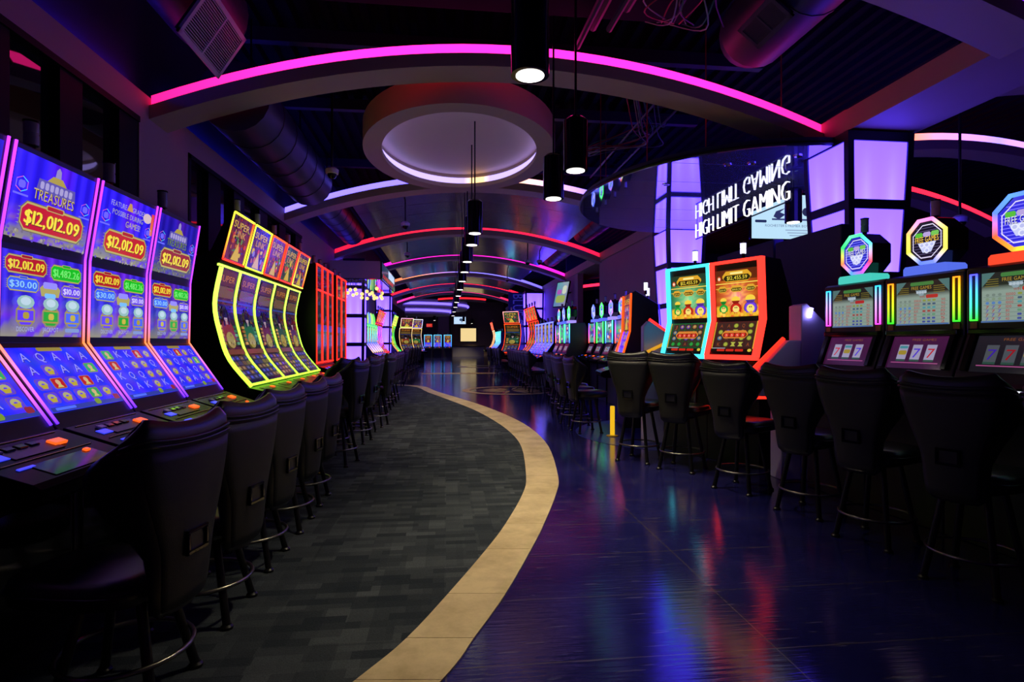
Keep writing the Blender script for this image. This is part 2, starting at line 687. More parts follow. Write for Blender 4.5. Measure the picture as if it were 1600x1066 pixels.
def cr2(pts, n):
    P = [pts[0]] + pts + [pts[-1]]
    out = []
    for i in range(1, len(P) - 2):
        for k in range(n):
            t = k / n
            out.append(tuple(0.5 * (2 * P[i][d] + (P[i + 1][d] - P[i - 1][d]) * t + (2 * P[i - 1][d] - 5 * P[i][d] + 4 * P[i + 1][d] - P[i + 2][d]) * t * t
                                    + (3 * P[i][d] - P[i - 1][d] - 3 * P[i + 1][d] + P[i + 2][d]) * t ** 3) for d in (0, 1)))
    out.append(pts[-1])
    return out


inn = cr2([c[0] for c in CURVE], 4)
out_ = cr2([c[1] for c in CURVE], 4)
mb = MB()
n = len(inn)
mb.add([(x, y, 0.008) for x, y in inn] + [(XL, y, 0.008) for x, y in inn], [(i, i + 1, n + i + 1, n + i) for i in range(n - 1)])
mb.box(XL, -6, 0.0, -1.35, 0.9, 0.008)
struct(mb.build('floor_carpet', M_carpet), 'grey carpet with a woven block pattern left of the tan border')
border = bpy.data.objects.new('trim_1', None)
COL.objects.link(border)
struct(border, 'curved tan stone border between carpet and dark floor')
step = 4
for i in range(0, n - 1, step):
    j = min(i + step, n - 1)
    a, b_ = inn[i:j + 1], out_[i:j + 1]
    a = [(Vector(p) * 1.0) for p in a]
    k = len(a)
    g = 0.004
    d = (Vector(a[1]) - Vector(a[0])).normalized() * g
    a[0] = Vector(a[0]) + d
    bb = [Vector(p) for p in b_]
    bb[0] = bb[0] + d
    poly = [tuple(p) for p in a] + [tuple(p) for p in reversed(bb)]
    MB().prism_z(poly, 0.0, 0.009).build('tile', M_tan, border)

# ceiling deck: corrugated, with joists
mb = MB()
prof = []
x = -3.6
while x < 17:
    prof += [(x, 5.65), (x + 0.09, 5.65), (x + 0.12, 5.58), (x + 0.21, 5.58)]
    x += 0.24
m_ = len(prof)
mb.add([(x, -6, z) for x, z in prof] + [(x, 64, z) for x, z in prof], [(i, i + 1, m_ + i + 1, m_ + i) for i in range(m_ - 1)])
mb.box(-3.6, -6, 5.66, 17, 64, 5.8)
ceil = struct(mb.build('ceiling', M_deck), 'dark navy corrugated roof deck')
for y in (-1.5, 2.4, 5.6, 8.0, 10.2, 13.5, 16.0):
    MB().box(-3.4, y - 0.06, 5.4, 4.6, y + 0.06, 5.58).build('joist', M_navy, ceil)

MB().box(-1.8, 4.9, 5.02, 2.7, 6.3, 5.2).build('flat_duct', M_deck, ceil, bevel=0.02)
MB().box(-1.5, 5.2, 5.2, -1.44, 5.26, 5.6).build('hanger', M_metal_dk, ceil)
MB().box(2.4, 5.2, 5.2, 2.46, 5.26, 5.6).build('hanger', M_metal_dk, ceil)

# left wall with window openings
WIN = [(2.6, 6.45), (7.6, 13.3)]
ZS, ZT = 1.0, 3.77
mb = MB()
mb.box(-3.4, -6, 0, XL, 19.9, ZS)
mb.box(-3.4, -6, ZT, XL, 46, 4.06)
ys = [-6] + [q for w in WIN for q in w] + [19.9]
for a, b_ in zip(ys[0::2], ys[1::2]):
    mb.box(-3.4, a, ZS, XL, b_, ZT)
struct(mb.build('wall_left', M_wall), 'mauve painted side wall with black framed windows')
struct(MB().box(-3.6, -6, 4.06, -3.35, 46, 5.66).build('wall_left_upper', M_navy))
q = MB().box(-4.4, 19.7, 0, -4.2, 46, 3.77)
q.box(-4.2, 19.7, 0, -3.2, 19.899, ZT)
q.box(-4.4, 19.7, 3.78, -3.4, 46, 4.0)
struct(q.build('wall_left_far', M_wall), 'mauve wall set back behind the far left slot machines')
struct(MB().box(-4.4, 19.7, -0.2, -3.6, 64, 0).build('floor_far_left', M_concrete))
MULL = [[(4.40, 4.66), (5.22, 5.52), (6.1, 6.45)], [(8.25, 8.68), (9.2, 9.65), (10.4, 10.85), (11.6, 12.05), (12.8, 13.3)]]
for wi, (a, b_) in enumerate(WIN):
    w = bpy.data.objects.new('window_%d' % (wi + 1), None)
    COL.objects.link(w)
    struct(w)
    f = MB()
    f.box(-3.33, a, ZT - 0.06, XL + 0.012, b_, ZT)
    f.box(-3.33, a, ZS, XL + 0.012, b_, ZS + 0.06)
    f.box(-3.33, a, ZS, XL + 0.012, a + 0.06, ZT)
    f.build('window_frame', M_frame, w)
    prev = a + 0.06
    for (c, d) in MULL[wi]:
        MB().box(-3.33, c, ZS + 0.06, XL - 0.01, d, ZT - 0.06).build('mullion', M_frame, w)
        MB().box(-3.30, prev, ZS + 0.06, -3.285, c, ZT - 0.06).build('pane', M_glass, w)
        prev = d

# right side: soffit beam above the slot banks, wall pieces further down
struct(MB().box(XR, -6, 3.87, 5.5, 45, 4.12).build('trim_2', M_beam), 'long soffit beam over the right-hand side')
mb = MB()
mb.box(XR + 0.05, 12.45, 0, 5.45, 17.35, 3.87)
mb.box(XR + 0.05, 20.3, 0, 4.9, 45, 3.87)
struct(mb.build('wall_right', M_wall), 'mauve wall sections behind the far right slot machines')
struct(MB().box(16.8, -6, 0, 17, 64, 5.66).build('wall_right_outer', M_navy))
struct(MB().box(5.5, 26, 0, 16.8, 26.2, 5.66).build('wall_right_room', M_navy))
struct(MB().box(-3.6, 63.8, 0, 17, 64, 5.66).build('wall_back', M_tan_wall))
struct(MB().box(-3.6, -6.2, 0, 17, -6, 5.66).build('wall_front', M_wall))
# far lobby walls
struct(MB().box(-14, 45.8, 0, -3.2, 46, 5.66).build('wall_lobby_left', M_tan_wall))


# blue fill strips, added for ambient light, on the wall ledge and soffit beam
M_fill_blue = emit('blue_fill_led', (0.03, 0.02, 1.0), FILL_BLUE)
for x0, z0, sgn, lb in ((-3.30, 4.06, 1, 'added blue fill light on the left wall ledge'), (4.72, 4.12, -1, 'added blue fill light on the right soffit beam'), (5.42, 4.12, 1, 'added blue fill light facing the right room')):
    for k, (y0, y1) in enumerate(((-5, 6.6), (7.1, 11.8), (12.4, 17.0), (17.6, 22.2), (22.8, 27.6), (28.2, 33.0), (33.6, 38.4))):
        if sgn < 0 and k == 0:
            continue
        t = thing('fill_light', lb + ', %s section from the camera' % ORD[k], 'light trough', (x0, y0 + 0.1, z0 + 0.003), 0, 'added blue fill lights')
        MB().box(-0.012, 0, 0.012, 0.012, y1 - y0 - 0.2, 0.022).build('fill_strip', M_fill_blue, t)
        MB().box(-0.022, 0, 0.0, 0.022, y1 - y0 - 0.2, 0.0115).build('channel', M_metal_dk, t)


# ------------------------------------------------------------------ arches with cove light
def sat(c):
    return hot(c, COVE_HOT)


def arch(label, x0, x1, Y, cols, zend=3.82, rise=0.78, depth=0.42, mul=1.0, back=None):
    t = thing('ceiling_arch', label, 'arch', ((x0 + x1) / 2, Y, 0), 0, 'arched ceiling beams')
    hw = (x1 - x0) / 2
    N_ = 28

    def zc(x):
        return zend + rise * (1 - (x / hw) ** 2)
    xs = [-hw + 2 * hw * i / N_ for i in range(N_ + 1)]

    def sweep(y0, y1, a, b_, name, m, cols_=None):
        q = MB()
        vs_ = []
        for x in xs:
            for (y, dz) in ((y0, a), (y1, a), (y1, b_), (y0, b_)):
                vs_.append((x, y, zc(x) + dz))
        fs = [(0, 1, 2, 3), tuple(N_ * 4 + k for k in (3, 2, 1, 0))]
        for i in range(N_):
            for k in range(4):
                fs.append((i * 4 + k, i * 4 + (k + 1) % 4, (i + 1) * 4 + (k + 1) % 4, (i + 1) * 4 + k))
        q.add(vs_, fs)
        cc = None
        if cols_:
            cc = []
            for i in range(N_ + 1):
                u = i / N_ * (len(cols_) - 1)
                k = min(int(u), len(cols_) - 2)
                f = u - k
                c0, c1 = sat(cols_[k]), sat(cols_[k + 1])
                cc += [tuple((p * (1 - f) + r * f) * mul for p, r in zip(c0, c1))] * 4
        return q.build(name, m, t, cols=cc)
    sweep(0, depth, 0, 0.15, 'beam', M_beam)
    sweep(0.05, 0.07, 0.15, 0.275, 'light_strip', M_cove, cols)
    sweep(0.071, depth - 0.03, 0.15, 0.285, 'upper_beam', M_beam)
    if back:
        sweep(depth - 0.029, depth - 0.01, 0.17, 0.275, 'light_strip', M_cove, [back, back])
    return t


PINK, WHT = (255, 66, 188), (155, 140, 255)
arch('near arched ceiling beam mostly above the top edge of the picture', XL, XR + 0.05, 4.0, [(150, 45, 255), (190, 45, 255), (150, 45, 255)], mul=1.6)
arch('nearest full arched ceiling beam with a magenta light strip', XL, XR + 0.05, 6.65, [(225, 40, 135), PINK, (255, 68, 195), (255, 68, 195), (255, 66, 188), (235, 50, 150)], back=(150, 12, 40))
arch('arched ceiling beam with lavender white strip behind the oval ring', XL, XR + 0.05, 11.9, [WHT, WHT, WHT, (230, 190, 165), WHT, WHT], back=(170, 110, 255))
arch('arched ceiling beam with coral red strip, third in the row', XL, XR + 0.05, 17.1, [(230, 45, 90), (255, 60, 100), (255, 60, 105), (255, 55, 110), (235, 45, 100)], back=(160, 25, 50), mul=0.6)
arch('arched ceiling beam with magenta strip beyond the coral red one', XL, XR + 0.05, 22.3, [(235, 60, 205), (235, 60, 205)], back=(160, 25, 50), mul=0.6)
arch('arched ceiling beam with white strip turning orange at its left', XL, XR + 0.05, 27.7, [(230, 130, 70), (220, 170, 140), (170, 160, 255), (170, 160, 255), (155, 140, 255)], mul=0.6)
arch('arched ceiling beam with red strip, just beyond the white one far off', XL, XR + 0.05, 33.1, [(255, 60, 85), (255, 60, 110), (255, 60, 95)], mul=0.6)
arch('arched ceiling beam with strip changing from red to magenta far off', XL, XR + 0.05, 38.5, [(255, 90, 200), (255, 60, 60), (240, 80, 200), (255, 80, 160), (255, 60, 90)], mul=0.6)
arch('farthest arched ceiling beam with a short red strip', -0.6, 3.0, 43.6, [(255, 55, 70), (255, 55, 70)], zend=4.42, rise=0.1, mul=0.6)
arch('right room arch with red strip rising out of the picture', 4.75, 11.9, 6.35, [(255, 50, 70), (255, 60, 100)], zend=3.9, rise=0.8)
arch('right room arch with lavender white strip and orange spots', 4.75, 11.9, 8.5, [(150, 120, 255), (160, 130, 255), (220, 150, 120), (170, 155, 255), (220, 160, 140), WHT], zend=3.75, rise=0.8)
arch('right room arch with red strip falling behind the octagon toppers', 4.75, 12.0, 11.2, [(255, 55, 80), (255, 55, 95)], zend=3.75, rise=0.85)
for i, y in enumerate((23.0, 25.2)):
    arch('red-lit arch seen through the gap in the right wall, %s one' % ('nearer' if i == 0 else 'farther'), 5.0, 13, y, [(255, 60, 110), (255, 60, 110)], zend=3.85 - 0.35 * i, rise=0.4)

# curved lacquered clouds between the arches
for i, y in enumerate((12.5, 17.7, 22.9, 28.3, 33.7)):
    c = MB()
    hw, xm = 2.75, 0.75

    def zf(x):
        return 4.70 - 0.78 * ((x) / 3.95) ** 2
    t = thing('ceiling_cloud', 'curved glossy ceiling panel, %s behind the oval ring' % ORD[i], 'ceiling panel', (xm, y, 0), 0, 'curved ceiling panels')
    for k in range(4):
        y0, y1 = k * 1.02, k * 1.02 + 1.005
        xs = [-hw + 2 * hw * j / 16 for j in range(17)]
        q = MB()
        q.add([(x, yy, zf(x) + dz) for x in xs for (yy, dz) in ((y0, 0), (y1, 0), (y1, 0.03), (y0, 0.03))],
              [(0, 1, 2, 3), tuple(64 + z for z in (3, 2, 1, 0))] + [(j * 4 + z, j * 4 + (z + 1) % 4, j * 4 + 4 + (z + 1) % 4, j * 4 + 4 + z) for j in range(16) for z in range(4)])
        q.build('panel', M_cloud, t, smooth=True)
    h = MB()
    for sx in (-1.8, 1.8):
        for sy in (0.6, 3.4):
            h.tube([(sx, sy, zf(sx) + 0.02), (sx, sy, 5.58)], 0.008, 5)
    h.build('hanger_rod', M_metal_dk, t)

# ------------------------------------------------------------------ oval ring with recessed disc
RC = (0.22, 9.3)
t = thing('ceiling_ring', 'large beige oval ceiling ring with glowing recessed disc', 'ceiling ring', (RC[0], RC[1], 0))
NN = 64


def ell(a, b_, z):
    return [(a * math.cos(2 * PI * k / NN), b_ * math.sin(2 * PI * k / NN), z) for k in range(NN)]


def loft(rings, closed=True):
    q = MB()
    vs_ = [p for r in rings for p in r]
    m = len(rings)
    fs = []
    for i in range(m if closed else m - 1):
        j = (i + 1) % m
        for k in range(NN):
            fs.append((i * NN + k, i * NN + (k + 1) % NN, j * NN + (k + 1) % NN, j * NN + k))
    return q.add(vs_, fs)


ZR = 4.38
ZM_ = 3.745
loft([ell(1.5, 2.1, ZR), ell(1.5, 2.1, ZR + 0.36), ell(1.30, 1.90, ZR + 0.36), ell(1.30, 1.90, ZR + 0.07), ell(1.22, 1.82, ZR + 0.07), ell(1.22, 1.82, ZR)]).build('ring', M_beam, t, smooth=True)
q = loft([ell(1.298, 1.898, ZR + 0.10), ell(1.298, 1.898, ZR + 0.20), ell(1.285, 1.885, ZR + 0.20), ell(1.285, 1.885, ZR + 0.10)])
cc = []
for r in range(4):
    for k in range(NN):
        a = 360 * k / NN
        cc.append((2.2, 1.25, 0.55) if 62 < a < 84 else (0.85, 0.66, 2.1))
q.build('cove_light', M_cove, t, cols=cc, smooth=True)
d = MB()
d.add(ell(1.30, 1.90, ZR + 0.27), [tuple(range(NN))])
d.add(ell(1.30, 1.90, ZR + 0.29), [tuple(range(NN))])
d.build('recessed_disc', mat('warm_white_disc', (0.85, 0.72, 0.62), 0.6, var=0.02), t)


# ------------------------------------------------------------------ pendant downlights
def pendant(x, y, z, label, power=1.0, top=5.57):
    t = thing('pendant_light', label, 'lamp', (x, y, z), 0, 'black cylinder pendant lights')
    L_, R_ = 0.49, 0.115
    MB().lathe([(R_ - 0.012, 0.0), (R_, 0.0), (R_, L_ - 0.03), (R_ - 0.03, L_), (0.02, L_ + 0.01)], 24).build('shade', M_black, t, smooth=True)
    MB().lathe([(R_ - 0.03, 0.002), (R_ - 0.03, -0.004), (0.001, -0.005)], 24).build('lens', M_lens, t)
    MB().tube([(0, 0, L_), (0, 0, top - z)], 0.012, 6).build('stem', M_metal_dk, t)
    ld = bpy.data.lights.new('downlight', 'SPOT')
    ld.energy = SPOT_W * power
    ld.spot_size = math.radians(88)
    ld.spot_blend = 0.9
    ld.color = (1.0, 0.84, 0.58)
    ld.shadow_soft_size = 0.07
    lo = obj('downlight', ld, t, (0, 0, -0.03))
    return t


pendant(0.50, 3.42, 3.0, 'black cylinder downlight nearest the camera in front of the magenta arch', 1.0)
pendant(1.20, 5.27, 3.0, 'black cylinder downlight right of the oval ring, higher of the two', 0.9)
pendant(1.19, 6.33, 3.0, 'black cylinder downlight right of the oval ring, lower of the two', 0.8)
for i, y in enumerate((8.48, 9.5, 11.5, 13.2, 15.2, 17.6, 20.0, 23.2, 26.5, 30.5, 35.0)):
    pendant(0.42, y, 3.0, 'black cylinder downlight in the middle row, %s from the camera' % ORD[i], 0.7 if i < 7 else 1.0)
for i, (x, y) in enumerate(((1.6, 53.0), (-1.0, 50.5), (2.6, 58.3))):  # downlights added to brighten the lobby counter and tan walls
    pendant(x, y, 3.3, 'tiny added fill downlight in the far lobby, %s from the camera' % ORD[(1, 0, 2)[i]], 2.2)
pendant(4.98, 7.8, 3.13, 'black cylinder downlight hanging below the high limit sign', 0.25, ZM_)


# ------------------------------------------------------------------ backlit lantern columns
def lantern(x0, y0, w, label, ztop=3.85, zbot=0.5, taper=0.30, sides='lf', rows=4, rz=0.0):
    """column of backlit panels in a dark frame, wider at the top; origin at the middle of its foot"""
    t = thing('lantern_column', label, 'column', (x0 + w / 2, y0 + w / 2, 0), rz, 'backlit lantern columns')
    H_ = ztop - zbot

    def hw(z):
        return w / 2 - taper * 0.5 * (1 - (z - zbot) / H_) ** 1.2
    f = MB()
    zs = [zbot + H_ * i / 12 for i in range(13)]
    fr = 0.075
    for sx in (-1, 1):
        for sy in (-1, 1):
            vs_ = []
            for z in zs:
                h = hw(z)
                vs_ += [(sx * h, sy * h, z), (sx * (h - fr), sy * h, z), (sx * (h - fr), sy * (h - fr), z), (sx * h, sy * (h - fr), z)]
            m = len(zs)
            f.add(vs_, [(0, 1, 2, 3), tuple((m - 1) * 4 + k for k in (3, 2, 1, 0))] + [(i * 4 + k, i * 4 + (k + 1) % 4, i * 4 + 4 + (k + 1) % 4, i * 4 + 4 + k) for i in range(m - 1) for k in range(4)])
    f.build('post', M_tower, t)
    zr = [zbot + H_ * i / rows for i in range(rows + 1)]
    rail = MB()
    for i, z in enumerate(zr):
        h = hw(z)
        hh = 0.11 if i == rows else 0.055
        z0, z1 = max(zbot, z - hh), min(ztop, z + 0.055)
        rail.box(-h + 0.005, -h + 0.004, z0, h - 0.005, h - 0.004, z1)
    rail.build('rail', M_tower, t)
    MB().box(-hw(zbot) - 0.03, -hw(zbot) - 0.03, 0, hw(zbot) + 0.03, hw(zbot) + 0.03, zbot).build('plinth', M_tower, t, bevel=0.01)
    for i in range(rows):
        za, zb = zr[i] + 0.056, zr[i + 1] - (0.111 if i == rows - 1 else 0.056)
        for (ax, sg) in ((1, -1), (0, -1), (1, 1), (0, 1)):
            q = MB()
            cs = []
            nx, nz = 8, 6

            def pt(u, v):
                z = za + (zb - za) * v
                h = hw(z)
                a = (-1 + 2 * u) * (h - fr)
                o = sg * (h - 0.02)
                return (a, o, z) if ax == 1 else (o, a, z)
            q.grid(pt, nx, nz)
            for j in range(nz + 1):
                for k in range(nx + 1):
                    u, v = k / nx, j / nz
                    gl = max(0, 1 - abs(u - 0.25) * 6) + max(0, 1 - abs(u - 0.75) * 6)
                    gl *= (1 - v) * 0.5
                    e = 1 - 0.14 * (v + i) / rows - 0.04 * v
                    k_ = S(min(255, 212 * e + 30 * gl), min(255, 152 * e + 60 * gl), 252)
                    cs.append((k_[0], k_[1], 7.0))
            q.build('panel', M_panel, t, cols=cs)
    return t


lantern(4.60, 6.15, 0.84, 'glowing lilac lantern column behind the octagon-topped slot machines')
lantern(4.55, 11.5, 0.86, 'glowing lilac lantern column beyond the mirrored canopy')
lantern(-2.98, 17.2, 0.62, 'glowing lilac lantern column under the hanging globe lamps', taper=0.06)
lantern(3.75, 27.2, 0.9, 'small far lilac lantern column on the right behind red slots', taper=0.1)
lantern(-3.6, 29.9, 0.8, 'small far lilac lantern column on the left behind red slots', taper=0.1)

# ------------------------------------------------------------------ mirrored canopy and sign
ZM = 3.75
t = thing('mirror_canopy', 'half-oval mirrored canopy hanging over the high limit entrance', 'canopy', (4.6, 9.15, ZM))
A_, B_ = 2.35, 2.75
cuts = [-2.75, -1.9, -1.05, -0.2, 0.65, 1.5, 2.2, 2.75]
for a, b_ in zip(cuts, cuts[1:]):
    a2, b2 = a + 0.006, b_ - 0.006
    pts = []
    for i in range(13):
        y = a2 + (b2 - a2) * i / 12
        pts.append((-A_ * math.sqrt(max(0, 1 - (y / B_) ** 2)), y))
    poly = pts + [(0.88, b2), (0.88, a2)]
    if abs(pts[0][0]) < 1e-6 or True:
        MB().prism_z(poly, 0, 0.02).build('mirror_panel', M_mirror, t)
pts = [(-A_ * math.cos(PI * i / 40 - PI / 2), B_ * math.sin(PI * i / 40 - PI / 2)) for i in range(41)]
MB().prism_z(pts + [(0.88, B_), (0.88, -B_)], 0.021, 0.10).build('canopy_deck', M_navy, t)
MB().tube([(x - 0.005, y, 0.03) for x, y in pts], 0.02, 6).build('edge_trim', M_metal_dk, t)
for (x, y) in ((-1.75, -1.2), (-1.2, -1.9), (-0.45, -2.4), (-1.7, 1.1), (-2.1, 0)):
    MB().tube([(x, y, 0.09), (x, y, 5.58 - ZM)], 0.008, 5).build('hanger_rod', M_red_rod, t)
dl = MB()
for (x, y) in ((-0.9, -1.9), (-0.62, -2.0), (-0.2, -2.35), (-1.35, -0.9)):
    MB().lathe([(0.055, 0.001), (0.055, -0.012), (0.04, -0.012), (0.035, -0.002)], 14, (x, y, 0)).build('downlight_trim', M_chrome, t)

sg = thing('letter_sign', 'white glowing letters HIGH LIMIT GAMING below the mirrored canopy', 'sign', (4.82, 9.2, 3.42))
g, W = text2d('HIGH LIMIT GAMING', 0.29, 3.07, sp=0.17, gl=GLY_THIN)
for v, f in g:
    q = MB()
    n0 = len(v)
    # letters face -X, reading from far (+Y) to near (-Y)
    fr_ = [(0, 1.535 - a, b) for a, b in v]
    bk_ = [(0.03, 1.535 - a, b) for a, b in v]
    ec = {}
    for face in f:
        for i in range(len(face)):
            e = (face[i], face[(i + 1) % len(face)])
            ec[tuple(sorted(e))] = ec.get(tuple(sorted(e)), 0) + 1
    side = [(a, b, b + n0, a + n0) for (a, b), c in ec.items() if c == 1]
    q.add(fr_ + bk_, [tuple(face) for face in f] + [tuple(i + n0 for i in reversed(face)) for face in f] + side)
    q.build('letter', M_letter, sg)
r_ = MB()
r_.box(0.012, -1.55, -0.02, 0.03, 1.55, -0.005)
for y in (-1.5, -0.5, 0.5, 1.5):
    r_.tube([(0.02, y, -0.01), (0.02, y, 0.327)], 0.006, 5)
r_.build('support_rail', M_metal_dk, sg)

# white advertising screen in the high limit room
t = thing('wall_display', 'pale blue advertising screen behind the HIGH LIMIT GAMING letters', 'screen', (6.85, 11.0, 3.5))
MB().box(-0.75, 0, -0.02, 0.75, 0.06, 0.95).build('case', M_black, t)
p = Paint(1.45, 0.9)
p.bg(2, 2, lambda u, v: (190, 228, 245))
p.rect(0.30, 0.42, 1.0, 0.46, (60, 70, 120))
p.text("ROCHESTER'S PREMIER BOWLING", 0.20, 0.98, 0.27, 0.055, (95, 110, 150))
for k in range(3):
    p.rect(0.50 + 0.03 * k, 0.19 - 0.06 * k, 0.86, 0.21 - 0.06 * k, (140, 160, 190))
p.rr(0.05, 0.36, 0.22, 0.42, (35, 45, 90))
p.poly([(0.40, 0.44), (0.5, 0.55), (0.42, 0.6), (0.5, 0.7), (0.36, 0.62), (0.32, 0.5)], (45, 50, 100))
p.ell(0.82, 0.62, 0.07, 0.1, (40, 45, 85))
p.build('picture', lambda x, y, o: (x - 0.725, -0.004 - o, y), M_screen, t)


# ================================================================== SLOT MACHINES
M_gold_trim = mat('thin_brass', (0.45, 0.36, 0.06), 0.35, metal=0.8)


def candle(parent, x, y, z, lit=False, s=1.0):
    c = MB().lathe([(0.034 * s, 0), (0.034 * s, 0.055 * s), (0.032 * s, 0.056 * s), (0.032 * s, 0.064 * s), (0.034 * s, 0.065 * s), (0.034 * s, 0.12 * s)], 12, (x, y, z)).build('signal_light', M_candle if lit else M_cglass, parent, smooth=True)
    MB().lathe([(0.037 * s, 0.12 * s), (0.037 * s, 0.13 * s), (0.01, 0.137 * s)], 12, (x, y, z)).build('cap', M_black, c, smooth=True)
    MB().lathe([(0.02 * s, -0.06), (0.02 * s, 0.0)], 8, (x, y, z)).build('stem', M_black, c)


def led(name, parent, prof, x0, x1, o0, o1, cols, material=None):
    """light tube along a profile; cols = colours bottom to top"""
    q = MB().ribbon(prof, x0, x1, o0, o1)
    m = len(prof)
    cs = []
    for i in range(m):
        u = i / max(1, m - 1) * (len(cols) - 1)
        k = min(int(u), max(0, len(cols) - 2))
        f = u - k
        c0 = hot(cols[k], LED_HOT)
        c1 = hot(cols[min(k + 1, len(cols) - 1)], LED_HOT)
        cs += [tuple(a * (1 - f) + b * f for a, b in zip(c0, c1))] * 4
    return q.build(name, material or M_led, parent, cols=cs)


def bar_x(name, parent, x0, x1, y, z, t, col, ny=0.0):
    q = MB().box(x0, y - t, z - t, x1, y + t, z + t)
    return q.build(name, M_led, parent, cols=[hot(col, LED_HOT)] * 8)


def deck(parent, yb, zb, yf, zf, w, btn=M_btn, blue=True, extra=False):
    """sloping button deck from the back edge (yb,zb) to the front edge (yf,zf)"""
    d = MB().prism_x([(yb, zb - 0.03), (yb, zb), (yf - 0.03, zf + 0.01), (yf, zf - 0.01), (yf, zf - 0.06), (yf - 0.05, zf - 0.09), (yb, zf - 0.09)], -w / 2 + 0.01, w / 2 - 0.01).build('button_deck', M_deckp, parent, bevel=0.006)
    sl = (zf - zb) / (yf - yb)

    def on(y):
        return zb + sl * (y - yb)
    ym = (yb + yf) / 2
    A = Matrix.Rotation(math.atan(sl), 4, 'X')

    def plate(x, y, sx, sy, h, m, nm):
        M = Matrix.Translation((x, y, on(y))) @ A
        MB().box(-sx, -sy, 0, sx, sy, h, M).build(nm, m, d, bevel=min(h, sx, sy) * 0.3)
    plate(-w * 0.22, yb + (yf - yb) * 0.30, 0.042, 0.022, 0.014, btn, 'spin_button')
    plate(w * 0.02, yb + (yf - yb) * 0.30, 0.15, 0.05, 0.004, M_metal_dk, 'button_panel')
    if blue:
        plate(w * 0.30, yb + (yf - yb) * 0.33, 0.042, 0.022, 0.005, M_btn_b, 'touch_pad')
        plate(w * 0.30, yb + (yf - yb) * 0.62, 0.045, 0.007, 0.005, M_btn_b, 'bill_slot')
    if extra:
        for k in range(4):
            plate(-w * 0.06 + k * 0.07, yb + (yf - yb) * 0.22, 0.026, 0.016, 0.011, M_cglass if k == 3 else M_black, 'bet_button')
        plate(0, yb + (yf - yb) * 0.06, w * 0.40, 0.002, 0.004, M_gold_trim, 'trim_line')
        plate(0, yb + (yf - yb) * 0.50, w * 0.40, 0.002, 0.004, M_gold_trim, 'trim_line')
        plate(-w * 0.02, yb + (yf - yb) * 0.74, 0.20, 0.055, 0.003, M_black, 'touch_glass')
        plate(-w * 0.24, yb + (yf - yb) * 0.62, 0.016, 0.010, 0.012, M_btn, 'service_button')
    return d


# ---- what the displays show
def jitter(c, a):
    k = random.uniform(-a, a)
    return tuple(max(0, min(255, q + k)) for q in c)


def badge(p, x0, y0, x1, y1, c, txt, tc, frame=(190, 175, 95)):
    dx, dy = (x1 - x0) * 0.06, (y1 - y0) * 0.12
    for k in range(5):
        yy = y0 + (y1 - y0) * (0.15 + 0.16 * k)
        p.poly([(x0 - dx * 1.0, yy), (x0 + dx, yy - 0.008), (x0 + dx, yy + 0.02)], (160, 165, 90))
        p.poly([(x1 + dx * 1.0, yy), (x1 - dx, yy - 0.008), (x1 - dx, yy + 0.02)], (160, 165, 90))
    p.rr(x0 - dx * 0.4, y0 - dy, x1 + dx * 0.4, y1 + dy, (110, 100, 80))
    p.rr(x0 - dx * 0.2, y0 - dy * 0.7, x1 + dx * 0.2, y1 + dy * 0.7, frame)
    p.rr(x0, y0, x1, y1, c)
    p.rr((x0 * 0.65 + x1 * 0.35), y1 - dy * 0.4, (x0 * 0.35 + x1 * 0.65), y1 + dy * 1.6, frame)
    p.rr((x0 * 0.63 + x1 * 0.37), y1 - dy * 0.1, (x0 * 0.37 + x1 * 0.63), y1 + dy * 1.3, tuple(q * 0.9 for q in c))
    h = (y1 - y0) * 0.56
    for dx_ in (0.0, 0.008):
        p.text(txt, x0 + (x1 - x0) * (0.055 + dx_ * 2), x1 - (x1 - x0) * (0.055 - dx_ * 2), y0 + (y1 - y0) * 0.19, h, (70, 40, 0))
    for dx_ in (-0.006, 0.0, 0.006):
        p.text(txt, x0 + (x1 - x0) * (0.05 + dx_), x1 - (x1 - x0) * (0.06 - dx_), y0 + (y1 - y0) * 0.22, h, tc)


def curtain(u, v, base=(48, 38, 245)):
    f = 0.72 + 0.28 * math.sin(u * 38 + 1.5 * math.sin(u * 9))
    c = [base[0] * f + 10, base[1] * f, base[2] * (0.62 + 0.38 * f)]
    if 0.35 < u < 0.75:
        c[0] += 45 * math.sin((u - 0.35) / 0.4 * PI)
    if v < 0.42:
        k = (0.42 - v) / 0.42
        n = 0.5 + 0.5 * math.sin(u * 17 + v * 23) * math.sin(v * 41 + u * 7)
        g = (150, 145, 130) if n > 0.45 else (110, 60, 210)
        c = [c[i] * (1 - k) + g[i] * k for i in range(3)]
        if v > 0.2:
            c[0] += 40 * (0.42 - v) * 4
    return tuple(max(0, min(255, q)) for q in c)


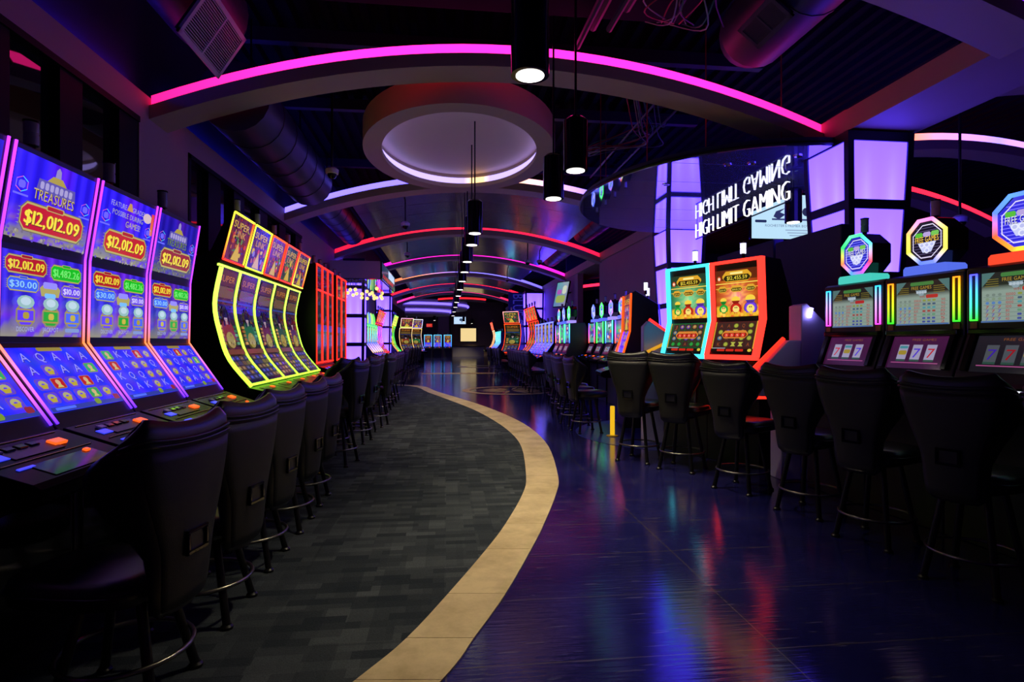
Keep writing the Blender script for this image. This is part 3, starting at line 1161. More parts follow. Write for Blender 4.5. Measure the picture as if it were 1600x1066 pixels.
def pic_A_top(w, h, var):
    p = Paint(w, h)
    dim = 1.0 if var < 2 else 0.72
    p.bg(28, 18, lambda u, v: tuple(q * dim for q in curtain(u, v)))
    if var == 1:
        p.text('FEATURE UPGRADES', 0.16, 0.80, 0.80, 0.075, (170, 165, 190))
        p.text('POSSIBLE DURING', 0.20, 0.78, 0.68, 0.075, (170, 165, 150))
        p.text('GAMES!', 0.46, 0.74, 0.55, 0.09, (190, 175, 110))
        p.ell(0.86, 0.80, 0.09, 0.08, (215, 190, 200))
        p.rect(0.94, 0.55, 1.0, 0.9, (230, 130, 60), (230, 60, 80))
        p.poly([(0.44, 0.80), (0.56, 0.80), (0.52, 0.92), (0.48, 0.92)], (200, 150, 90))
    else:
        p.poly([(0.46, 0.80), (0.54, 0.80), (0.53, 0.93), (0.50, 0.97), (0.47, 0.93)], (150, 140, 190))
        p.poly([(0.36, 0.74), (0.64, 0.74), (0.56, 0.84), (0.44, 0.84)], (175, 155, 70))
        p.poly([(0.26, 0.60), (0.76, 0.60), (0.74, 0.76), (0.28, 0.76)], (95, 85, 165))
        p.text('TREASURES', 0.25, 0.76, 0.50, 0.12, (60, 40, 20))
        p.text('TREASURES', 0.24, 0.75, 0.51, 0.12, (205, 180, 110) if var == 0 else (110, 140, 60))
        for k in range(7):
            p.rr(0.30 + k * 0.06, 0.645, 0.345 + k * 0.06, 0.735, (170, 160, 205))
    for cx, cy, s in ((0.10, 0.62, 0.075), (0.91, 0.58, 0.07)):
        c = [(90, 220, 255), (220, 90, 200), (150, 120, 255), (255, 110, 120)]
        for k in range(6):
            a0, a1 = PI / 3 * k + 0.5, PI / 3 * (k + 1) + 0.5
            r0, r1 = s, s * 0.9
            p.poly([(cx + r * math.cos(a), cy + r * 1.25 * math.sin(a)) for r, a in ((r0, a0), (r0, a1), (r1, a1), (r1, a0))], c[k % 4])
        p.rr(cx - s * 0.5, cy - s * 0.6, cx + s * 0.5, cy + s * 0.6, (110, 100, 235))
        p.rect(cx - s * 1.1, cy - s * 1.75, cx + s * 1.1, cy - s * 1.45, (110, 105, 255))
    rn = random.Random(var + 11)
    for k in range(60):
        x, y = rn.uniform(0.0, 0.97), rn.uniform(0.0, 0.16) ** 1.0
        p.ell(x, y, 0.016, 0.02, tuple(q * dim for q in rn.choice([(150, 145, 120), (120, 110, 130), (170, 165, 150), (100, 70, 190)])), 6)
    badge(p, 0.13, 0.13, 0.90, 0.42, (195, 22, 32) if var < 2 else (150, 15, 22), '$12,012.09', (250, 225, 60))
    return p


def pic_A_mid(w, h, var):
    p = Paint(w, h)
    dim = 1.0 if var < 2 else 0.85
    p.bg(26, 16, lambda u, v: tuple(q * dim for q in curtain(u, v, (60, 50, 220))))
    badge(p, 0.04, 0.755, 0.50, 0.935, (180, 25, 35), '$12,012.09', (240, 215, 60))
    badge(p, 0.56, 0.735, 0.96, 0.905, (20, 190, 30), '$1,482.26', (110, 240, 110))
    badge(p, 0.05, 0.545, 0.39, 0.685, (55, 95, 225), '$30.00', (140, 200, 255))
    badge(p, 0.69, 0.53, 0.95, 0.66, (100, 60, 215), '$10.00', (215, 205, 255))
    p.poly([(0.42, 0.50), (0.64, 0.50), (0.66, 0.60), (0.60, 0.66), (0.46, 0.66), (0.40, 0.60)], (175, 165, 90))
    p.rr(0.44, 0.60, 0.62, 0.68, (150, 140, 235))
    p.rr(0.46, 0.48, 0.60, 0.54, (120, 190, 240))
    for i, (cx, c, tx) in enumerate(((0.24, (95, 55, 220), 'DISCOVER'), (0.54, (25, 165, 30), 'JACKPOT'), (0.83, (70, 95, 225), ''))):
        p.rr(cx - 0.11, 0.12, cx + 0.11, 0.38, (140, 130, 110))
        p.rr(cx - 0.09, 0.14, cx + 0.09, 0.36, c)
        p.rect(cx - 0.10, 0.17, cx + 0.10, 0.19, (170, 145, 60))
        p.rect(cx - 0.10, 0.31, cx + 0.10, 0.33, (170, 145, 60))
        p.ell(cx, 0.41, 0.10, 0.08, (150, 190, 190))
        p.ell(cx, 0.42, 0.06, 0.05, (190, 215, 225))
        p.rr(cx - 0.03, 0.21, cx + 0.04, 0.29, jitter((200, 180, 60), 30))
        if tx:
            p.text(tx, cx - 0.10, cx + 0.10, 0.06, 0.055, (170, 180, 215))
        else:
            p.rr(cx - 0.10, 0.06, cx + 0.10, 0.11, (130, 150, 200))
    return p


def pic_A_low(w, h, var):
    p = Paint(w, h)
    p.bg(22, 14, lambda u, v: (50 + 22 * math.sin(u * 23 + v * 9), 48 + 12 * math.sin(v * 17 + u * 5), 228 + 20 * math.sin(u * 11 - v * 13)))
    rnd = random.Random(var * 13 + 5)
    p.rr(0.34, 0.94, 0.66, 1.0, (150, 130, 60))
    for r in range(4):
        for c in range(5):
            x, y = 0.045 + c * 0.185, 0.13 + r * 0.205
            k = rnd.random()
            if k < 0.48:
                ch = rnd.choice('AKQ')
                p.text(ch, x + 0.035, x + 0.125, y + 0.02, 0.13, (60, 50, 150))
                p.text(ch, x + 0.028, x + 0.118, y + 0.03, 0.13, (150, 145, 235))
            elif k < 0.80:
                p.rr(x, y, x + 0.15, y + 0.17, (115, 75, 150), 0.15)
                p.rr(x + 0.008, y + 0.01, x + 0.142, y + 0.16, (90, 60, 205), 0.15)
                for q in range(7):
                    a = PI * q / 6
                    p.ell(x + 0.075 + 0.035 * math.cos(a), y + 0.085 + 0.04 * math.sin(a), 0.018, 0.025, (175, 170, 120), 6)
                p.poly([(x + 0.045, y + 0.02), (x + 0.105, y + 0.02), (x + 0.12, y + 0.08), (x + 0.03, y + 0.08)], (185, 165, 50))
            else:
                cc_ = rnd.choice([(185, 25, 35), (40, 170, 110), (40, 160, 90)])
                p.rr(x, y, x + 0.15, y + 0.17, (150, 120, 70), 0.12)
                p.rr(x + 0.008, y + 0.01, x + 0.142, y + 0.16, cc_, 0.12)
                p.ell(x + 0.075, y + 0.10, 0.03, 0.045, (205, 170, 130), 8)
                p.poly([(x + 0.035, y + 0.02), (x + 0.115, y + 0.02), (x + 0.08, y + 0.09)], (200, 190, 110))
    p.rect(0.0, 0.0, 1.0, 0.07, (45, 60, 150))
    p.rr(0.88, 0.05, 0.97, 0.14, (140, 40, 60))
    p.rr(0.58, 0.02, 0.66, 0.11, (120, 150, 40))
    p.rr(0.05, 0.02, 0.3, 0.06, (80, 110, 230))
    return p


# ---- kind A: three-display cabinets with pink light bars
A_seam, A_mid, A_top_, A_low_ = (0.0, 1.395), (0.01, 1.89), (0.085, 2.38), (0.27, 1.0)
PA, PA_W = 0.71, 0.71


def machine_A(x, y, rz, var, label):
    t = thing('slot_machine', label, 'slot machine', (x, y, 0), rz, 'slot machines with pink light bars')
    w = PA_W - 0.012
    body = [(A_low_[0], A_low_[1]), A_seam, A_mid, A_top_, (A_top_[0] - 0.05, A_top_[1] + 0.02), (-0.12, 2.36), (-0.55, 1.75), (-0.72, 1.3), (-0.72, 0.0), (0.36, 0.0), (0.36, 0.80), (0.30, 0.95)]
    MB().prism_x(body, -w / 2, w / 2).build('cabinet', M_body, t, bevel=0.006)
    sw = w - 0.075
    for nm, a, b_, pic in (('top_screen', A_mid, A_top_, pic_A_top), ('middle_screen', A_seam, A_mid, pic_A_mid), ('lower_screen', A_low_, A_seam, pic_A_low)):
        d = math.hypot(b_[0] - a[0], b_[1] - a[1])
        m0 = 0.06 if nm == 'lower_screen' else 0.035
        m1 = 0.03
        lo = (a[0] + (b_[0] - a[0]) * m0 / d, a[1] + (b_[1] - a[1]) * m0 / d)
        hi = (b_[0] + (a[0] - b_[0]) * m1 / d, b_[1] + (a[1] - b_[1]) * m1 / d)
        f, hh = pmap([lo, hi], sw, 0.003)
        pic(sw, hh, var).build(nm, f, M_screen, t)
    for sx in (-1, 1):
        xx = sx * (w / 2 - 0.018)
        led('light_bar', t, [A_seam, A_mid, A_top_], xx - 0.0055, xx + 0.0055, 0.002, 0.010, [(230, 140, 75), (185, 85, 255), (200, 80, 255)])
        led('light_bar', t, [A_low_, A_seam], xx - 0.0055, xx + 0.0055, 0.002, 0.010, [(130, 60, 255), (225, 105, 190), (230, 150, 75)])
    deck(t, 0.30, 0.985, 0.66, 0.86, w, extra=True)
    MB().box(-w / 2 + 0.04, 0.361, 0.1, w / 2 - 0.04, 0.375, 0.70).build('lower_door', M_black, t, bevel=0.004)
    candle(t, 0.05, -0.03, 2.44)
    return t


A_lab = ['slot machine with pink light bars cut off by the left picture edge', 'largest fully visible slot machine with pink light bars, showing $12,012.09',
         'slot machine with pink light bars, third from the left edge, lettered GAMES', 'slot machine with pink light bars at the far end, beside the green curved bank']
for i in range(4):
    machine_A(-2.15, 2.655 + i * PA, -PI / 2, [2, 0, 1, 2][i], A_lab[i])


# ---- kind B: tall concave displays with neon edges
B_prof = curve_prof([(0.03, 0.93), (-0.2, 1.22), (-0.30, 1.5), (-0.36, 1.85), (-0.29, 2.25)], 4)
B_top = [(-0.25, 2.32), (-0.12, 2.84)]


def pic_B(w, h, var):
    p = Paint(w, h, 0.00008)
    rnd = random.Random(var * 7 + 3)
    base = [(70, 45, 25), (60, 50, 30), (35, 30, 60), (40, 60, 40), (45, 30, 55)][var % 5]
    p.bg(10, 34, lambda u, v: tuple(max(0, q * (0.55 + 0.5 * math.sin(u * 13 + v * 31) * math.sin(v * 19 - u * 5)) + rnd.uniform(-8, 8)) for q in base) if v > 0.26 else (25, 22, 50))
    for k in range(110):
        x, y = rnd.uniform(0.03, 0.9), rnd.uniform(0.34, 0.97)
        c = rnd.choice([(120, 40, 25), (40, 70, 40), (30, 45, 110), (130, 100, 40), (20, 15, 25), (95, 35, 80), (25, 90, 95), (15, 12, 18)])
        p.rr(x, y, x + rnd.uniform(0.02, 0.12), y + rnd.uniform(0.005, 0.022), tuple(q * rnd.uniform(0.5, 1.1) for q in c))
    p.rr(0.08, 0.86, 0.92, 0.98, (70, 40, 20))
    p.text('SUPER', 0.15, 0.85, 0.89, 0.05, (185, 115, 30))
    p.rr(0.10, 0.76, 0.90, 0.85, (95, 75, 35))
    p.rr(0.14, 0.775, 0.86, 0.835, (120, 12, 40))
    p.rr(0.2, 0.79, 0.8, 0.82, (200, 70, 110))
    p.rect(0.05, 0.725, 0.95, 0.74, (30, 60, 130))
    cs = [(120, 45, 30), (30, 95, 50), (90, 30, 45), (40, 75, 60), (65, 45, 90)]
    p.poly([(0.12, 0.40), (0.88, 0.40), (0.78, 0.52), (0.62, 0.58), (0.38, 0.58), (0.22, 0.52)], cs[var % 5])
    p.ell(0.5, 0.625, 0.15, 0.072, (14, 10, 16))
    p.rect(0.35, 0.52, 0.42, 0.62, (14, 10, 16))
    p.rect(0.58, 0.52, 0.65, 0.62, (14, 10, 16))
    p.ell(0.5, 0.605, 0.085, 0.045, (165, 145, 150))
    p.ell(0.47, 0.612, 0.014, 0.005, (40, 25, 30), 6)
    p.ell(0.53, 0.612, 0.014, 0.005, (40, 25, 30), 6)
    p.rect(0.475, 0.578, 0.525, 0.583, (150, 50, 60))
    p.rect(0.46, 0.54, 0.54, 0.57, (150, 130, 135))
    for k in range(5):
        p.rr(0.1, 0.37 + 0.035 * k, 0.24, 0.395 + 0.035 * k, jitter((170, 120, 50), 40))
        p.rr(0.76, 0.37 + 0.035 * k, 0.9, 0.395 + 0.035 * k, jitter((60, 120, 80), 40))
    p.ell(0.5, 0.41, 0.20, 0.07, (150, 135, 60))
    for k in range(14):
        a = k * 2.4
        p.ell(0.5 + 0.011 * k * math.cos(a), 0.41 + 0.0038 * k * math.sin(a), 0.035, 0.012, rnd.choice([(180, 165, 80), (120, 100, 45), (165, 150, 90)]), 7)
    p.rect(0.03, 0.285, 0.97, 0.33, (110, 60, 40))
    for r in range(5):
        for c in range(4):
            col = rnd.choice([(50, 55, 120), (95, 75, 60), (60, 60, 90), (110, 100, 60)])
            p.rr(0.07 + c * 0.22, 0.035 + r * 0.048, 0.26 + c * 0.22, 0.075 + r * 0.048, col, 0.2)
            p.rr(0.12 + c * 0.22, 0.045 + r * 0.048, 0.21 + c * 0.22, 0.066 + r * 0.048, tuple(min(255, q * 1.6) for q in col), 0.2)
    return p


def pic_B_top(w, h, var):
    p = Paint(w, h)
    rnd = random.Random(var + 77)
    p.bg(12, 14, lambda u, v: tuple(max(0, q * (0.5 + 0.5 * abs(math.sin(u * 9 + v * 6 + var)))) for q in [(110, 40, 60), (60, 50, 130), (120, 60, 40), (50, 80, 60), (90, 50, 110)][var % 5]))
    for k in range(70):
        x, y = rnd.uniform(0.02, 0.9), rnd.uniform(0.02, 0.95)
        c = rnd.choice([(150, 50, 30), (50, 60, 140), (150, 120, 40), (15, 12, 20), (25, 20, 30), (110, 40, 90), (30, 100, 90)])
        p.rr(x, y, x + rnd.uniform(0.02, 0.1), y + rnd.uniform(0.02, 0.07), tuple(q * rnd.uniform(0.5, 1.1) for q in c))
    p.text('SUPER', 0.1, 0.9, 0.72, 0.14, (60, 30, 10))
    p.text('SUPER', 0.08, 0.88, 0.73, 0.14, (225, 180, 70))
    p.text('LINK', 0.22, 0.78, 0.55, 0.14, (205, 150, 80))
    for k in range(16):
        x, y = rnd.uniform(0.08, 0.85), rnd.uniform(0.06, 0.5)
        p.rr(x, y, x + rnd.uniform(0.04, 0.14), y + rnd.uniform(0.05, 0.14), rnd.choice([(200, 170, 50), (170, 90, 50), (120, 120, 190), (190, 60, 50), (70, 130, 70)]))
    p.poly([(0.3, 0.05), (0.7, 0.05), (0.5, 0.45)], (205, 170, 60))
    return p


def machine_B(x, y, rz, var, label, group, cl, topcol, w=0.72, end=0, plain=False, s=1.0):
    t = thing('curved_slot_machine', label, 'slot machine', (x, y, 0), rz, group)
    w_ = w - 0.01
    back = [(B_top[0][0], B_top[0][1] - 0.02), (B_top[0][0] - 0.12, 2.40), (-0.62, 2.25), (-0.75, 1.6), (-0.75, 0), (0.02, 0), (0.02, 0.80)]
    MB().prism_x(B_prof + back, -w_ / 2, w_ / 2).build('cabinet', M_body, t)
    bx = MB().prism_x([B_top[0], B_top[1], (B_top[1][0] - 0.05, B_top[1][1] + 0.01), (B_top[0][0] - 0.14, B_top[0][1] + 0.03)], -w_ / 2 + 0.02, w_ / 2 - 0.02).build('top_box', M_body, t, bevel=0.006)
    sw = w_ - 0.07
    f, hh = pmap(B_prof, sw, 0.004)
    pic_B(sw, hh, var).build('curved_screen', f, M_screen, t)
    f, hh = pmap(B_top, sw - 0.04, 0.004)
    pic_B_top(sw - 0.04, hh, var).build('top_screen', f, M_screen, t)
    for sx in (-1, 1):
        xx = sx * (w_ / 2 - 0.014)
        led('light_bar', t, B_prof, xx - 0.0065, xx + 0.0065, 0.002, 0.014, cl)
        xx = sx * (w_ / 2 - 0.034)
        led('top_light', t, B_top, xx - 0.008, xx + 0.008, 0.002, 0.014, topcol if sx > 0 else topcol[::-1])
    bar_x('light_bar', t, -w_ / 2, w_ / 2, B_prof[0][0] + 0.012, B_prof[0][1] - 0.005, 0.012, cl[0])
    bar_x('light_bar', t, -w_ / 2, w_ / 2, B_prof[-1][0] + 0.012, B_prof[-1][1] + 0.008, 0.010, cl[-1])
    for k in (0, 1):
        bar_x('top_light', t, -w_ / 2 + 0.03, w_ / 2 - 0.03, B_top[k][0] + 0.012, B_top[k][1], 0.009, topcol[-k])
    if end:
        xx = end * (w_ / 2 + 0.040)
        q = MB().prism_x([(a + 0.05, z - 0.02) for a, z in B_prof] + [(a - 0.06, z) for a, z in reversed(B_prof)], min(xx - 0.016, xx + 0.016), max(xx - 0.016, xx + 0.016)).build('end_panel', M_body, t)
        led('edge_light', t, [(a + 0.045, z - 0.025) for a, z in B_prof], xx - 0.018, xx + 0.018, 0.0, 0.035, cl)
    deck(t, 0.03, 0.90, 0.42, 0.80, w_, blue=False)
    MB().box(-w_ / 2 + 0.04, 0.021, 0.08, w_ / 2 - 0.04, 0.035, 0.66).build('lower_door', M_black, t, bevel=0.004)
    candle(t, 0, -0.2, 2.92)
    return t


YG = [(190, 240, 85), (205, 242, 112)]
tops = [[(255, 60, 50), (210, 210, 80)], [(200, 215, 80), (200, 215, 80)], [(255, 80, 40), (235, 110, 50)], [(255, 60, 60), (230, 90, 80)], [(215, 210, 90), (255, 80, 50)]]
for i in range(5):
    machine_B(-2.2, 6.62 + 0.36 + i * 0.72, -PI / 2, i, 'tall concave slot machine with yellow-green neon edges, %s from the left of its bank' % ORD[i],
              'concave slot machines with yellow-green neon', YG, tops[i], end=1 if i == 0 else 0)


# ---- kind C: flat portrait displays with red frames
def machine_C(x, y, rz, w, var, label):
    t = thing('portrait_slot_machine', label, 'slot machine', (x, y, 0), rz, 'portrait slot machines with red frames')
    w_ = w - 0.012
    MB().prism_x([(0, 1.0), (0, 2.86), (-0.3, 2.84), (-0.65, 2.2), (-0.65, 0), (0.12, 0), (0.12, 0.85)], -w_ / 2, w_ / 2).build('cabinet', M_body, t, bevel=0.005)
    rnd = random.Random(var + 40)
    for nm, z0, z1 in (('main_screen', 1.06, 2.36), ('top_screen', 2.40, 2.83)):
        f, hh = pmap([(0, z0), (0, z1)], w_ - 0.06, 0.003)
        p = Paint(w_ - 0.06, hh)
        p.bg(6, 16, lambda u, v: tuple(max(0, q * (0.4 + 0.5 * abs(math.sin(v * 13 + u * 4 + var)))) for q in ((35, 45, 45) if nm == 'main_screen' else (40, 25, 55))))
        for k in range(10):
            xx, yy = rnd.uniform(0.1, 0.7), rnd.uniform(0.05, 0.9)
            p.rr(xx, yy, xx + 0.22, yy + 0.05, rnd.choice([(40, 60, 110), (70, 65, 40), (50, 80, 50), (90, 50, 100)]))
        if nm == 'main_screen':
            p.rr(0.1, 0.42, 0.9, 0.52, (45, 60, 150))
            for k in range(4):
                p.rr(0.12 + k * 0.2, 0.2, 0.28 + k * 0.2, 0.38, jitter((70, 55, 110), 40))
        p.build(nm, f, M_screen, t)
    RC_ = (255, 62, 35)
    for sx in (-1, 1):
        xx = sx * (w_ / 2 - 0.012)
        led('frame_light', t, [(0, 1.0), (0, 2.86)], xx - 0.012, xx + 0.012, 0.002, 0.018, [RC_, RC_])
    for z in (1.02, 2.38, 2.85):
        bar_x('frame_light', t, -w_ / 2, w_ / 2, 0.012, z, 0.012, RC_)
    d = deck(t, 0.05, 0.95, 0.42, 0.84, w_, btn=M_btn_b, blue=True)
    candle(t, 0, -0.1, 2.9)
    return t


yc = 10.95
for i in range(5):
    w = 0.52 if i < 3 else 0.60
    if i == 3:
        yc += 0.42
    machine_C(-2.38, yc + w / 2, -PI / 2, w, i, 'narrow portrait slot machine framed in red neon, %s from the left' % ORD[i])
    yc += w


# ---- kind D: octagon toppers, paytable above slanted reels
def octagon(r, ry, rot=0):
    return [(r * math.cos(PI / 8 + k * PI / 4), ry * math.sin(PI / 8 + k * PI / 4)) for k in range(8)]


def topper(t, z, s, cols, bg, yb=-0.05, txt=True, base=None):
    """octagonal sign box facing +y on a lit base"""
    hx = [(0, 1), (0.80, 0.52), (0.80, -0.52), (0, -1), (-0.80, -0.52), (-0.80, 0.52)] if s < 0 else [(0.40, 1), (0.95, 0.48), (0.95, -0.42), (0.30, -1), (-0.40, -1), (-0.95, -0.48), (-0.95, 0.42), (-0.30, 1)]
    s = abs(s)
    cz = z + 0.075 + s
    box = MB().prism_y([(a * s, cz + b * s) for a, b in hx], yb - 0.20, yb).build('topper', M_black, t, bevel=0.012)
    n = len(hx)
    # ring of colour-changing light
    q = MB()
    o_ = [(a * s * 1.0, yb + 0.004, cz + b * s * 1.0) for a, b in hx] + [(a * s * 1.0, yb + 0.018, cz + b * s) for a, b in hx]
    i_ = [(a * s * 0.86, yb + 0.004, cz + b * s * 0.86) for a, b in hx] + [(a * s * 0.86, yb + 0.018, cz + b * s * 0.86) for a, b in hx]
    fs = []
    for k in range(n):
        j = (k + 1) % n
        fs += [(n + k, n + j, 3 * n + j, 3 * n + k), (k, j, n + j, n + k), (2 * n + k, 3 * n + k, 3 * n + j, 2 * n + j)]
    q.add(o_ + i_, fs)
    cc = [hot(cols[k % len(cols)], 2.0) for k in range(n)]
    q.build('light_ring', M_led, box, cols=cc * 4)
    p = Paint(2 * s, 2 * s)
    p.poly([(0.5 + 0.5 * a * 0.86, 0.5 + 0.5 * b * 0.86) for a, b in hx], bg)
    for k in range(11):
        yy = 0.16 + 0.062 * k
        hw = 0.36 if 0.3 < yy < 0.7 else 0.26
        p.rect(0.5 - hw, yy, 0.5 + hw, yy + 0.014, tuple(min(255, q_ * 2.0 + 40) for q_ in bg))
    for (r0, r1, c) in ((0.72, 0.68, (240, 230, 255)),):
        for k in range(n):
            j = (k + 1) % n
            p.poly([(0.5 + 0.5 * hx[k][0] * r0, 0.5 + 0.5 * hx[k][1] * r0), (0.5 + 0.5 * hx[j][0] * r0, 0.5 + 0.5 * hx[j][1] * r0),
                    (0.5 + 0.5 * hx[j][0] * r1, 0.5 + 0.5 * hx[j][1] * r1), (0.5 + 0.5 * hx[k][0] * r1, 0.5 + 0.5 * hx[k][1] * r1)], c)
    p.poly([(0.28, 0.48), (0.72, 0.48), (0.60, 0.26), (0.40, 0.26)], (205, 210, 240))
    for (cx, cy) in ((0.38, 0.42), (0.62, 0.42), (0.5, 0.30), (0.5, 0.42)):
        p.ell(cx, cy, 0.065, 0.06, (235, 238, 255))
        p.ell(cx, cy, 0.04, 0.035, (190, 195, 230))
    for k, c in enumerate(((90, 190, 60), (185, 165, 215), (120, 200, 90))):
        p.rr(0.22 + 0.19 * k, 0.60, 0.40 + 0.19 * k, 0.70, c)
    if txt:
        p.text('FREE GAMES', 0.23, 0.79, 0.475, 0.12, (30, 20, 60))
        p.text('FREE GAMES', 0.22, 0.78, 0.485, 0.12, (255, 205, 60) if bg[2] < 90 else (240, 240, 255))
    p.build('sign_face', lambda x, y, o: (-(x - s), yb + 0.005 + o, cz - s + y), M_screen, box)
    # lit base
    q = MB().prism_y([(-s * 1.05, z), (s * 1.05, z), (s * 1.05, z + 0.05), (s * 0.95, z + 0.07), (-s * 0.95, z + 0.07), (-s * 1.05, z + 0.05)], yb - 0.16, yb + 0.03)
    q.build('topper_base', M_panel, t, cols=[S(*base)] * len(q.v))
    candle(t, 0.02, yb - 0.1, z + 0.10 + 2 * s)


def pic_D_top(w, h, var):
    p = Paint(w, h)
    p.bg(2, 8, lambda u, v: (132, 150, 142) if v < 0.68 else (22, 28, 30))
    p.poly([(0, 1), (0.2, 1), (0, 0.72)], (70, 110, 110))
    p.poly([(1, 1), (0.8, 1), (1, 0.72)], (70, 110, 110))
    p.rr(0.28, 0.90, 0.72, 0.98, (60, 120, 60))
    p.text('FREE GAMES', 0.30, 0.68, 0.81, 0.07, (165, 135, 50))
    p.poly([(0.38, 0.79), (0.60, 0.79), (0.52, 0.66), (0.46, 0.66)], (130, 150, 160))
    for k in range(4):
        p.ell(0.42 + 0.05 * k, 0.74, 0.025, 0.03, (170, 185, 195))
        p.rect(0.05 + 0.01 * k, 0.72 + k * 0.045, 0.25, 0.735 + k * 0.045, (110, 100, 40))
        p.rect(0.72, 0.72 + k * 0.045, 0.92, 0.735 + k * 0.045, (110, 100, 40))
    p.rr(0.58, 0.60, 0.80, 0.68, (170, 35, 40))
    p.text('WIN', 0.46, 0.56, 0.61, 0.05, (150, 40, 50))
    rows = ['10000', '5000', '1000', '100', '80', '50', '40']
    for r in range(7):
        y = 0.52 - r * 0.08
        p.rect(0.03, y - 0.012, 0.97, y - 0.006, (90, 110, 105))
        for c in range(3):
            x = 0.06 + c * 0.09
            if r < 3:
                p.ell(x + 0.03, y + 0.03, 0.028, 0.03, [(110, 125, 120), (120, 140, 120), (80, 120, 170)][r], 8)
            else:
                p.text('7', x + 0.005, x + 0.055, y, 0.055, (160, 30, 45) if (r + c) % 2 else (80, 50, 160))
            p.rr(0.52 + c * 0.09, y + 0.008, 0.58 + c * 0.09, y + 0.05, [(130, 140, 60), (60, 80, 110), (70, 140, 150), (150, 60, 60), (90, 140, 110), (60, 70, 140), (60, 70, 140)][r])
        p.text(rows[r], 0.36, 0.36 + 0.026 * len(rows[r]), y, 0.055, (165, 35, 45))
        p.text(str([90, 90, 20, 10, 10, 5, 2][r]), 0.86, 0.93, y, 0.055, (165, 35, 45))
    p.rect(0.0, 0.0, 1.0, 0.03, (70, 100, 150))
    return p


def pic_D_low(w, h, var):
    p = Paint(w, h)
    k = [1.0, 0.95, 0.75, 0.7][var]
    c = (62, 18, 58) if var < 2 else (36, 34, 44)
    p.bg(6, 6, lambda u, v: tuple(q * k * (0.8 + 0.3 * v) for q in c))
    p.text('FREE GAMES', 0.36, 0.78, 0.86, 0.07, (120, 70, 30))
    for i in range(3):
        x0 = 0.16 + i * 0.25
        white = (150, 145, 170) if var < 2 else (70, 75, 82)
        p.rect(x0, 0.22, x0 + 0.17, 0.74, white)
        col = [(190, 25, 40), (40, 120, 60), (75, 40, 190)][(i + var) % 3]
        if (i + var) % 3 == 1:
            p.rr(x0 + 0.01, 0.42, x0 + 0.16, 0.56, (150, 130, 40))
            p.rr(x0 + 0.01, 0.62, x0 + 0.16, 0.70, (60, 130, 140))
        else:
            p.text('7', x0 + 0.03, x0 + 0.15, 0.34, 0.28, tuple(q * k for q in col))
        p.rect(x0, 0.22, x0 + 0.17, 0.28, (40, 70, 60))
    p.rect(0.08, 0.16, 0.92, 0.19, (150, 70, 120))
    return p


RNB = [[(120, 255, 190), (60, 240, 130), (255, 150, 90), (90, 170, 255), (190, 110, 255), (255, 90, 110), (120, 220, 255), (90, 255, 160)],
       [(255, 170, 230), (255, 200, 120), (240, 240, 90), (110, 140, 255), (130, 150, 255), (235, 220, 110), (255, 240, 120), (255, 150, 220)],
       [(110, 170, 255), (110, 150, 255), (255, 120, 60), (255, 180, 60), (120, 255, 90), (60, 220, 120), (90, 160, 255), (110, 150, 255)],
       [(255, 120, 120), (120, 200, 255), (160, 120, 255), (90, 255, 160)]]
TB = [(70, 205, 190), (85, 110, 235), (255, 75, 45), (90, 120, 240)]
SLIT = [[(225, 90, 215), (160, 90, 255), (60, 190, 225)], [(70, 225, 60), (55, 70, 255), (230, 160, 40)], [(80, 230, 70), (65, 90, 255), (110, 110, 255)], [(70, 225, 60), (55, 70, 255)]]
D_low = [(0.10, 1.19), (0.0, 1.45)]


def machine_D(x, y, rz, var, label, group):
    t = thing('octagon_topper_slot', label, 'slot machine', (x, y, 0), rz, group)
    w = 0.70
    MB().prism_x([(0.12, 1.12), D_low[0], D_low[1], (0.0, 1.93), (-0.03, 1.95), (-0.42, 1.95), (-0.62, 1.7), (-0.66, 0), (0.20, 0), (0.20, 0.9), (0.16, 1.05)], -w / 2, w / 2).build('cabinet', M_body, t, bevel=0.008)
    f, hh = pmap([(0, 1.54), (0, 1.89)], 0.47, 0.004)
    pic_D_top(0.47, hh, var).build('paytable_screen', f, M_screen, t)
    f, hh = pmap(D_low, 0.50, 0.004)
    pic_D_low(0.50, hh * 0.98, var).build('reel_screen', f, M_screen, t)
    for sx in (-1, 1):
        xx = sx * 0.292
        for k in (-1, 1):
            xk = xx + k * 0.022
            led('side_light', t, [(0, 1.56), (0, 1.89)], xk - 0.005, xk + 0.005, 0.002, 0.012, SLIT[var])
        for z, ci in ((1.56, 0), (1.89, -1)):
            bar_x('side_light', t, xx - 0.026, xx + 0.026, 0.007, z, 0.005, SLIT[var][ci])
        MB().box(xx - 0.025, 0.0, 1.50, xx + 0.025, 0.008, 1.545).build('speaker_badge', M_rail, t)
    for x0 in (-0.30, 0.262):
        MB().ribbon(D_low, x0, x0 + 0.038, 0.001, 0.03).build('reel_bezel', M_black, t)
    MB().box(-0.32, 0.0, 1.455, 0.32, 0.035, 1.50).build('middle_bar', M_black, t, bevel=0.01)
    topper(t, 1.95, 0.185 if var != 2 else 0.20, RNB[var], [(45, 45, 175), (25, 20, 40), (50, 45, 200), (45, 45, 175)][var], base=TB[var])
    deck(t, 0.12, 1.10, 0.42, 0.98, w, btn=M_candle, blue=True)
    return t


D_lab = ['octagon-topped slot machine with teal topper base, farthest of its bank', 'octagon-topped slot machine with blue topper base and yellow FREE GAMES lettering',
         'octagon-topped slot machine with red topper base near the right edge', 'octagon-topped slot machine mostly outside the right edge']
ang = math.radians(5)
for i in range(4):
    d_ = 0.36 + i * 0.715
    px_, py_ = 3.685 + d_ * math.sin(ang), 5.27 - d_ * math.cos(ang)
    machine_D(px_, py_, PI / 2 + ang, min(i, 3), D_lab[i], 'octagon-topped slot machines on the right')

